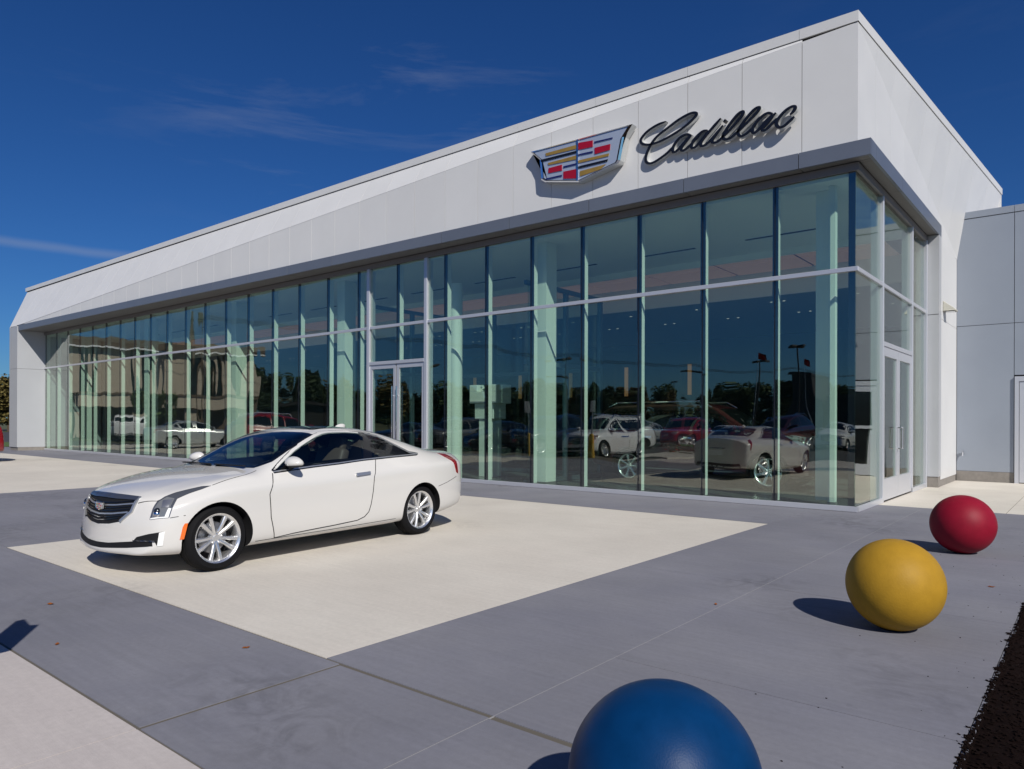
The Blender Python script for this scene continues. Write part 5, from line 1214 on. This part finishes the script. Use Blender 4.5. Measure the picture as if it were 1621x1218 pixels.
# sign whose shadow falls on the paving at the left
sp_ = empty('post_sign', (-1.11, -11.80, 0)); tag(sp_, 'box-headed post just outside the view that throws a shadow on the paving', 'post')
bm = bmesh.new(); add_tube(bm, (0, 0, -.1), (0, 0, 1.14), .045, 14); smooth_obj(link('post', bm, 'pole_bronze', sp_))
bm = bmesh.new(); prism(bm, [(-.11, -.03, 1.13), (.11, -.03, 1.13), (.11, -.03, 1.61), (.02, -.03, 1.56), (-.11, -.03, 1.63)], (0, .06, 0)); bmesh.ops.recalc_face_normals(bm, faces=bm.faces); o = link('sign_box', bm, 'pole_bronze', sp_); o.rotation_euler = (0, 0, R(8))
# ------------------------------------------------------------------ showroom display stand
ds = empty('display_stand', (-9.25, 1.65, .01)); tag(ds, 'white stepped display stand with a green plant inside the glass entrance lobby', 'stand')
for nm, d in (('base', (-.22, .22, -.2, .2, 0, 1.5)), ('shaft', (-.32, .32, -.25, .25, 1.502, 1.9)), ('head', (-.46, .46, -.3, .3, 1.902, 2.2)), ('horn', (-.46, -.2, -.3, .3, 2.202, 2.38)), ('horn', (.2, .46, -.3, .3, 2.202, 2.38))):
    box(nm, *d, 'display_white', ds, .008)
bm = bmesh.new(); r_ = random.Random(3)
for k in range(90):
    s = r_.uniform(.04, .08); bmesh.ops.create_cube(bm, size=1, matrix=Matrix.Translation((r_.uniform(-.17, .17), r_.uniform(-.2, .2), 2.22 + r_.uniform(0, .2))) @ Matrix.Rotation(r_.uniform(0, 6), 4, 'Z') @ Matrix.Rotation(r_.uniform(-1, 1), 4, 'X') @ Matrix.Diagonal((s, s * .4, .004, 1)))
link('plant', bm, 'leaf_green', ds)
# ------------------------------------------------------------------ the far side of the lot (seen mirrored in the glass)
def lamp_pole(x, y, h, heads, label):
    r = empty('street_lamp', (x, y, -.045), .4); tag(r, label, 'street lamp', 'lot lamps on bronze poles')
    bm = bmesh.new(); add_tube(bm, (0, 0, 0), (0, 0, .8), .28, 16); smooth_obj(link('footing', bm, 'kerb', r))
    bm = bmesh.new(); add_tube(bm, (0, 0, .8), (0, 0, h), .11, 10, .08); smooth_obj(link('pole', bm, 'pole_bronze', r))
    for k in range(heads):
        a = math.pi * 2 * k / heads
        bm = bmesh.new(); add_box(bm, .25, 1.35, -.3, .3, -.12, .12); bevel(bm, .03); bmesh.ops.rotate(bm, cent=(0, 0, 0), matrix=Matrix.Rotation(a, 3, 'Z'), verts=bm.verts); add_tube(bm, (0, 0, -.05), (.3 * math.cos(a), .3 * math.sin(a), -.05), .04, 6)
        o = link('lamp_head', bm, 'pole_bronze', r); o.location = (0, 0, h + .05)
for x, y, n, lab in ((-20.3, -61, 4, 'four-headed lot lamp on a bronze pole, the closest of its row'), (-28.8, -74, 2, 'twin-headed lot lamp beside the red flags'), (-44.7, -90, 2, 'twin-headed lot lamp standing before the tree line, left of the flags'), (-62.9, -121, 2, 'smallest and farthest lot lamp before the trees'), (-48, -60.7, 4, 'four-headed lot lamp over the white crossover'), (-67, -87.5, 4, 'four-headed lot lamp behind another like it'), (-81.8, -114, 2, 'distant twin-headed lot lamp low over the trees'), (-91, -52, 2, 'twin-headed lot lamp by the beige office block'), (-67.6, -57.3, 2, 'twin-headed lot lamp between the office block and the white crossover')):
    lamp_pole(x, y, 9.0, n, lab)
def flag(x, y, h, label):
    r = empty('flag_pole', (x, y, 0)); tag(r, label, 'flag', 'red flags on tall poles')
    bm = bmesh.new(); add_tube(bm, (0, 0, -.1), (0, 0, h), .05, 8, .03); smooth_obj(link('pole', bm, 'aluminium', r))
    bm = bmesh.new(); n = 8; rows = [[bm.verts.new((1.35 * i / n, .18 * math.sin(i * 1.1) * i / n, h - .1 - z - .25 * (i / n))) for z in (0, .42, .85)] for i in range(n + 1)]
    for a, b in zip(rows, rows[1:]):
        for k in range(2): bm.faces.new((a[k], b[k], b[k + 1], a[k + 1]))
    bmesh.ops.solidify(bm, geom=bm.faces[:], thickness=.012); smooth_obj(link('cloth', bm, 'flag_red', r), 60)
flag(-30.2, -77, 10.5, 'red flag beside the twin-headed lot lamp'); flag(-25, -80, 9.2, 'red flag on the pole farther from the office block')
def bollard(x, y, label):
    r = empty('bollard', (x, y, -.045)); tag(r, label, 'bollard', 'yellow steel bollards with sign posts')
    bm = bmesh.new(); add_tube(bm, (0, 0, 0), (0, 0, .95), .085, 16); bmesh.ops.create_uvsphere(bm, u_segments=16, v_segments=8, radius=.085, matrix=Matrix.Translation((0, 0, .95))); smooth_obj(link('sleeve', bm, 'bollard_yellow', r))
    bm = bmesh.new(); add_tube(bm, (0, 0, .95), (0, 0, 2.3), .025, 8); smooth_obj(link('post', bm, 'steel', r))
    box('plate', -.15, .15, .03, .04, 1.85, 2.3, 'white_car_paint', r)
bollard(-12.4, -11.6, 'yellow bollard with a sign post in front of the white crossover'); bollard(-15.7, -11.6, 'yellow bollard with a sign post in front of the navy crossover')
isl = kind(box('traffic_island', -11.9, -9.6, -22, -12.5, -.1, .06, 'kerb', None)); 
bm = bmesh.new(); r_ = random.Random(6)
for k in range(700):
    s = r_.uniform(.06, .14); bmesh.ops.create_cube(bm, size=1, matrix=Matrix.Translation((r_.uniform(-11.6, -9.9), r_.uniform(-21.5, -16), .06 + r_.uniform(.02, .4))) @ Matrix.Rotation(r_.uniform(0, 6), 4, 'Z') @ Matrix.Rotation(r_.uniform(-1, 1), 4, 'X') @ Matrix.Diagonal((s, s * .5, .006, 1)))
for f in bm.faces: f.material_index = 1 if (int(f.calc_center_median().x * 50) % 3 == 0) else 0
kind(link('flower_bed', bm, ['leaf_green', 'flag_red']), 'stuff')
# beige office block
OB = empty('office_block', (-60.35, -25.9, 0), math.atan2(.977, -.21) ); tag(OB, 'beige precast office block with tall dark window strips and a brown roof band', 'building')
# local x runs along the facade towards the glass, local -y faces the lot
Lb = 20
box('core', 0, Lb, .6, 18, 0, 8.0, 'brown_fascia', OB); box('glazing', .3, Lb - .3, .45, .59, 3.9, 7.55, 'dark_glazing', OB); box('glazing', .3, Lb - .3, 2.4, 2.5, 0, 3.3, 'dark_glazing', OB)
box('roof_band', -.4, Lb + .4, -.5, 18.4, 7.75, 8.5, 'brown_fascia', OB); box('trim', -.42, Lb + .42, -.52, 18.42, 7.60, 7.74, 'white_car_paint', OB)
x = .0; k = 0
for w, gp in [(1.2, 1.2), (1.1, .55), (.9, 1.1), (3.3, 1.2), (3.2, 1.0), (1.9, 0)]:
    box('precast_panel', x, x + w, 0, .44, 3.75, 7.59, 'beige_precast', OB); x += w + gp
box('canopy', 1.5, 15.5, -2.2, .4, 2.55, 3.55, 'beige_precast', OB); box('canopy_cap', 1.4, 15.6, -2.3, .4, 3.56, 3.75, 'brown_fascia', OB)
for x in (2, 6, 10.5, 15): box('pillar', x, x + .7, -1.8, -1.1, 0, 2.54, 'beige_precast', OB)
box('foot_slab', 0, Lb, .1, .55, 3.4, 3.74, 'brown_fascia', OB)
# low dark shed and tree line
sh = empty('warehouse', (-8, -128, 0), R(-6)); tag(sh, 'long low dark warehouse behind the lot lamps', 'building')
box('wall', -26, 40, -10, 10, 0, 5.6, 'joint_dark', sh); box('roof', -26.5, 40.5, -10.5, 10.5, 5.62, 5.95, 'pole_bronze', sh)
for x in (-16, -2, 12, 26): box('door', x, x + 4, 10.002, 10.08, 0, 3.6, 'pole_bronze', sh)
t2 = empty('square_tower', (-37, -120, 0)); tag(t2, 'dark square tower rising over the trees behind the lot', 'building'); box('shaft', -2.4, 2.4, -2.4, 2.4, 0, 9.2, 'pole_bronze', t2); box('cap', -2.6, 2.6, -2.6, 2.6, 9.22, 9.7, 'pole_bronze', t2)
hs = empty('low_shop', (-100, -62, 0), R(35)); tag(hs, 'low dark shop building with a flat roof by the trees beyond the lot', 'building'); box('wall', -22, 22, -6, 6, 0, 3.6, 'joint_dark', hs); box('roof', -22.5, 22.5, -6.5, 6.5, 3.62, 4.0, 'pole_bronze', hs)
for x in (8, 13): box('panel', x, x + 3.6, 6.02, 6.1, .9, 3.3, 'white_car_paint', hs)
def crown(seed, w, h, n, leaf, m):
    bm = bmesh.new(); r = random.Random(seed); cl = [(Vector((r.gauss(0, .42) * w, r.gauss(0, .42) * w, h * r.uniform(.20, .95))), r.uniform(.24, .44) * w) for _ in range(19)]
    for k in range(n):
        c, q = r.choice(cl); d = Vector((r.gauss(0, 1), r.gauss(0, 1), r.gauss(0, 1))).normalized() * q * r.uniform(.55, 1.05); p = c + d; s = leaf * r.uniform(.6, 1.4)
        mt = Matrix.Translation(p) @ Matrix.Rotation(r.uniform(0, 6.28), 4, 'Z') @ Matrix.Rotation(r.uniform(-1.3, 1.3), 4, 'X')
        v = [bm.verts.new(mt @ Vector(t)) for t in ((-s, 0, 0), (0, s * .6, .02), (s, 0, 0), (0, -s * .6, .02))]; bm.faces.new(v)
    me = bpy.data.meshes.new('crown'); bm.to_mesh(me); bm.free(); me.materials.append(M[m]); return me
def trunk(h, r0):
    bm = bmesh.new(); add_tube(bm, (0, 0, -.1), (.1, .05, h * .5), r0, 9, r0 * .7); r = random.Random(2)
    for k in range(5):
        a = k * 1.26 + .3; add_tube(bm, (.1, .05, h * (.32 + .04 * k)), (math.cos(a) * h * .18, math.sin(a) * h * .18, h * (.6 + .05 * k)), r0 * .45, 6, r0 * .12)
    me = bpy.data.meshes.new('trunk'); bm.to_mesh(me); bm.free(); me.materials.append(M['bark']); sharpen(me, 60); return me
CR = [crown(i, 2.6 + .3 * i, 7.0, 4200, .25, m) for i, m in enumerate(('foliage_mid', 'foliage_dark', 'foliage_olive', 'foliage_dark', 'foliage_mid'))]; TK = trunk(7.0, .22)
tn = ['mid green tree', 'dark green tree', 'olive tree turning yellow', 'tall dark tree', 'broad green tree']
def tree(i, x, y, s, label, group='trees beyond the lot', rz=0):
    r = empty('tree', (x, y, -.1), rz); r.scale = (s, s, s * 1.0); tag(r, label, 'tree', group)
    inst('trunk', TK, r); inst('crown', CR[i], r)
r_ = random.Random(8)
tl = []
for k in range(44):
    x = -190 + k * 4.3 + r_.uniform(-1.5, 1.5); tl.append((x, -142 - r_.uniform(0, 14) + abs(x + 100) * .1))
for k in range(14): tl.append((-128 + k * 3.4 + r_.uniform(-1, 1), -74 - k * 4.4 + r_.uniform(-3, 3)))
for k in range(10): tl.append((-108 - r_.uniform(0, 8), -66 + k * 5.5))
for j, (x, y) in enumerate(tl):
    i = r_.choice((0, 1, 2, 3, 4)); lab = tn[i] + ' in the far line of trees across the lot'
    tree(i, x, y, r_.uniform(1.0, 1.5), lab, ['mid green trees', 'dark green trees', 'yellowing trees', 'tall dark trees', 'broad green trees'][i] + ' in the far tree line', r_.uniform(0, 6))
tree(0, -57, -14.5, .55, 'small young tree standing before the beige office block'); 
bm_v, bm_f = [], []; r2_ = random.Random(21)
for k in range(15000):
    x = r2_.uniform(-200, 60); y = -160 + r2_.uniform(-3, 3); z = abs(r2_.gauss(0, 1.9)) * (1 + .35 * math.sin(x * .21) + .25 * math.sin(x * .53)); s = r2_.uniform(.3, .6); a = r2_.uniform(0, 3.14)
    b = len(bm_v); ca, sa = math.cos(a) * s, math.sin(a) * s
    bm_v += [(x - ca, y - sa, z), (x, y, z - s * .7), (x + ca, y + sa, z), (x, y, z + s * .7)]; bm_f.append((b, b + 1, b + 2, b + 3))
me = bpy.data.meshes.new('far_wood'); me.from_pydata(bm_v, [], bm_f); me.materials.append(M['foliage_dark']); o = bpy.data.objects.new('far_wood', me); C.objects.link(o); kind(o, 'stuff')
# far left beyond the end of the showroom
vg = kind(box('verge', -112, -104, 5, 60, -.1, -.02, 'grass')); kind(box('verge_strip', -52, -44.5, -2.2, 12, -.1, .0, 'grass'))
for i, x, y, s, lab in ((2, -104, 17.5, .95, 'olive tree turning yellow past the left end of the showroom'), (1, -110, 22, 1.05, 'dark tree just right of the yellowing olive tree, past the showroom end'), (3, -116, 14, 1.1, 'tall dark tree at the very left edge behind the olive one'), (4, -120, 24, 1.1, 'broad green tree farthest back past the showroom end'), (0, -108, 12, .9, 'mid green tree left of the yellowing olive tree'), (1, -118, 19, .9, 'dark tree between the olive tree and the farthest broad one')):
    tree(i, x, y, s, lab, None)
# timber pole with cross-arm and wires
up = empty('utility_pole', (-58.9, -19.5, -.1), R(20)); tag(up, 'timber utility pole with a cross-arm by the beige office block', 'utility pole')
bm = bmesh.new(); add_tube(bm, (0, 0, 0), (0, 0, 11.2), .15, 10, .10); smooth_obj(link('pole', bm, 'wood_pole', up)); box('cross_arm', -1.3, 1.3, -.06, .06, 10.5, 10.65, 'wood_pole', up)
for x in (-1.2, -.5, .5, 1.2): 
    bm = bmesh.new(); add_tube(bm, (x, 0, 10.65), (x, 0, 10.85), .04, 8); smooth_obj(link('insulator', bm, 'steel', up))
bm = bmesh.new()
for x in (-1.2, -.5, .5, 1.2):
    q = [Vector((x, -140 * t, 10.8 - 8 * t * (1 - t))) for t in [k / 16 for k in range(17)]]
    for a, b in zip(q, q[1:]): add_tube(bm, a, b, .018, 5)
link('wire', bm, 'black_plastic', up)
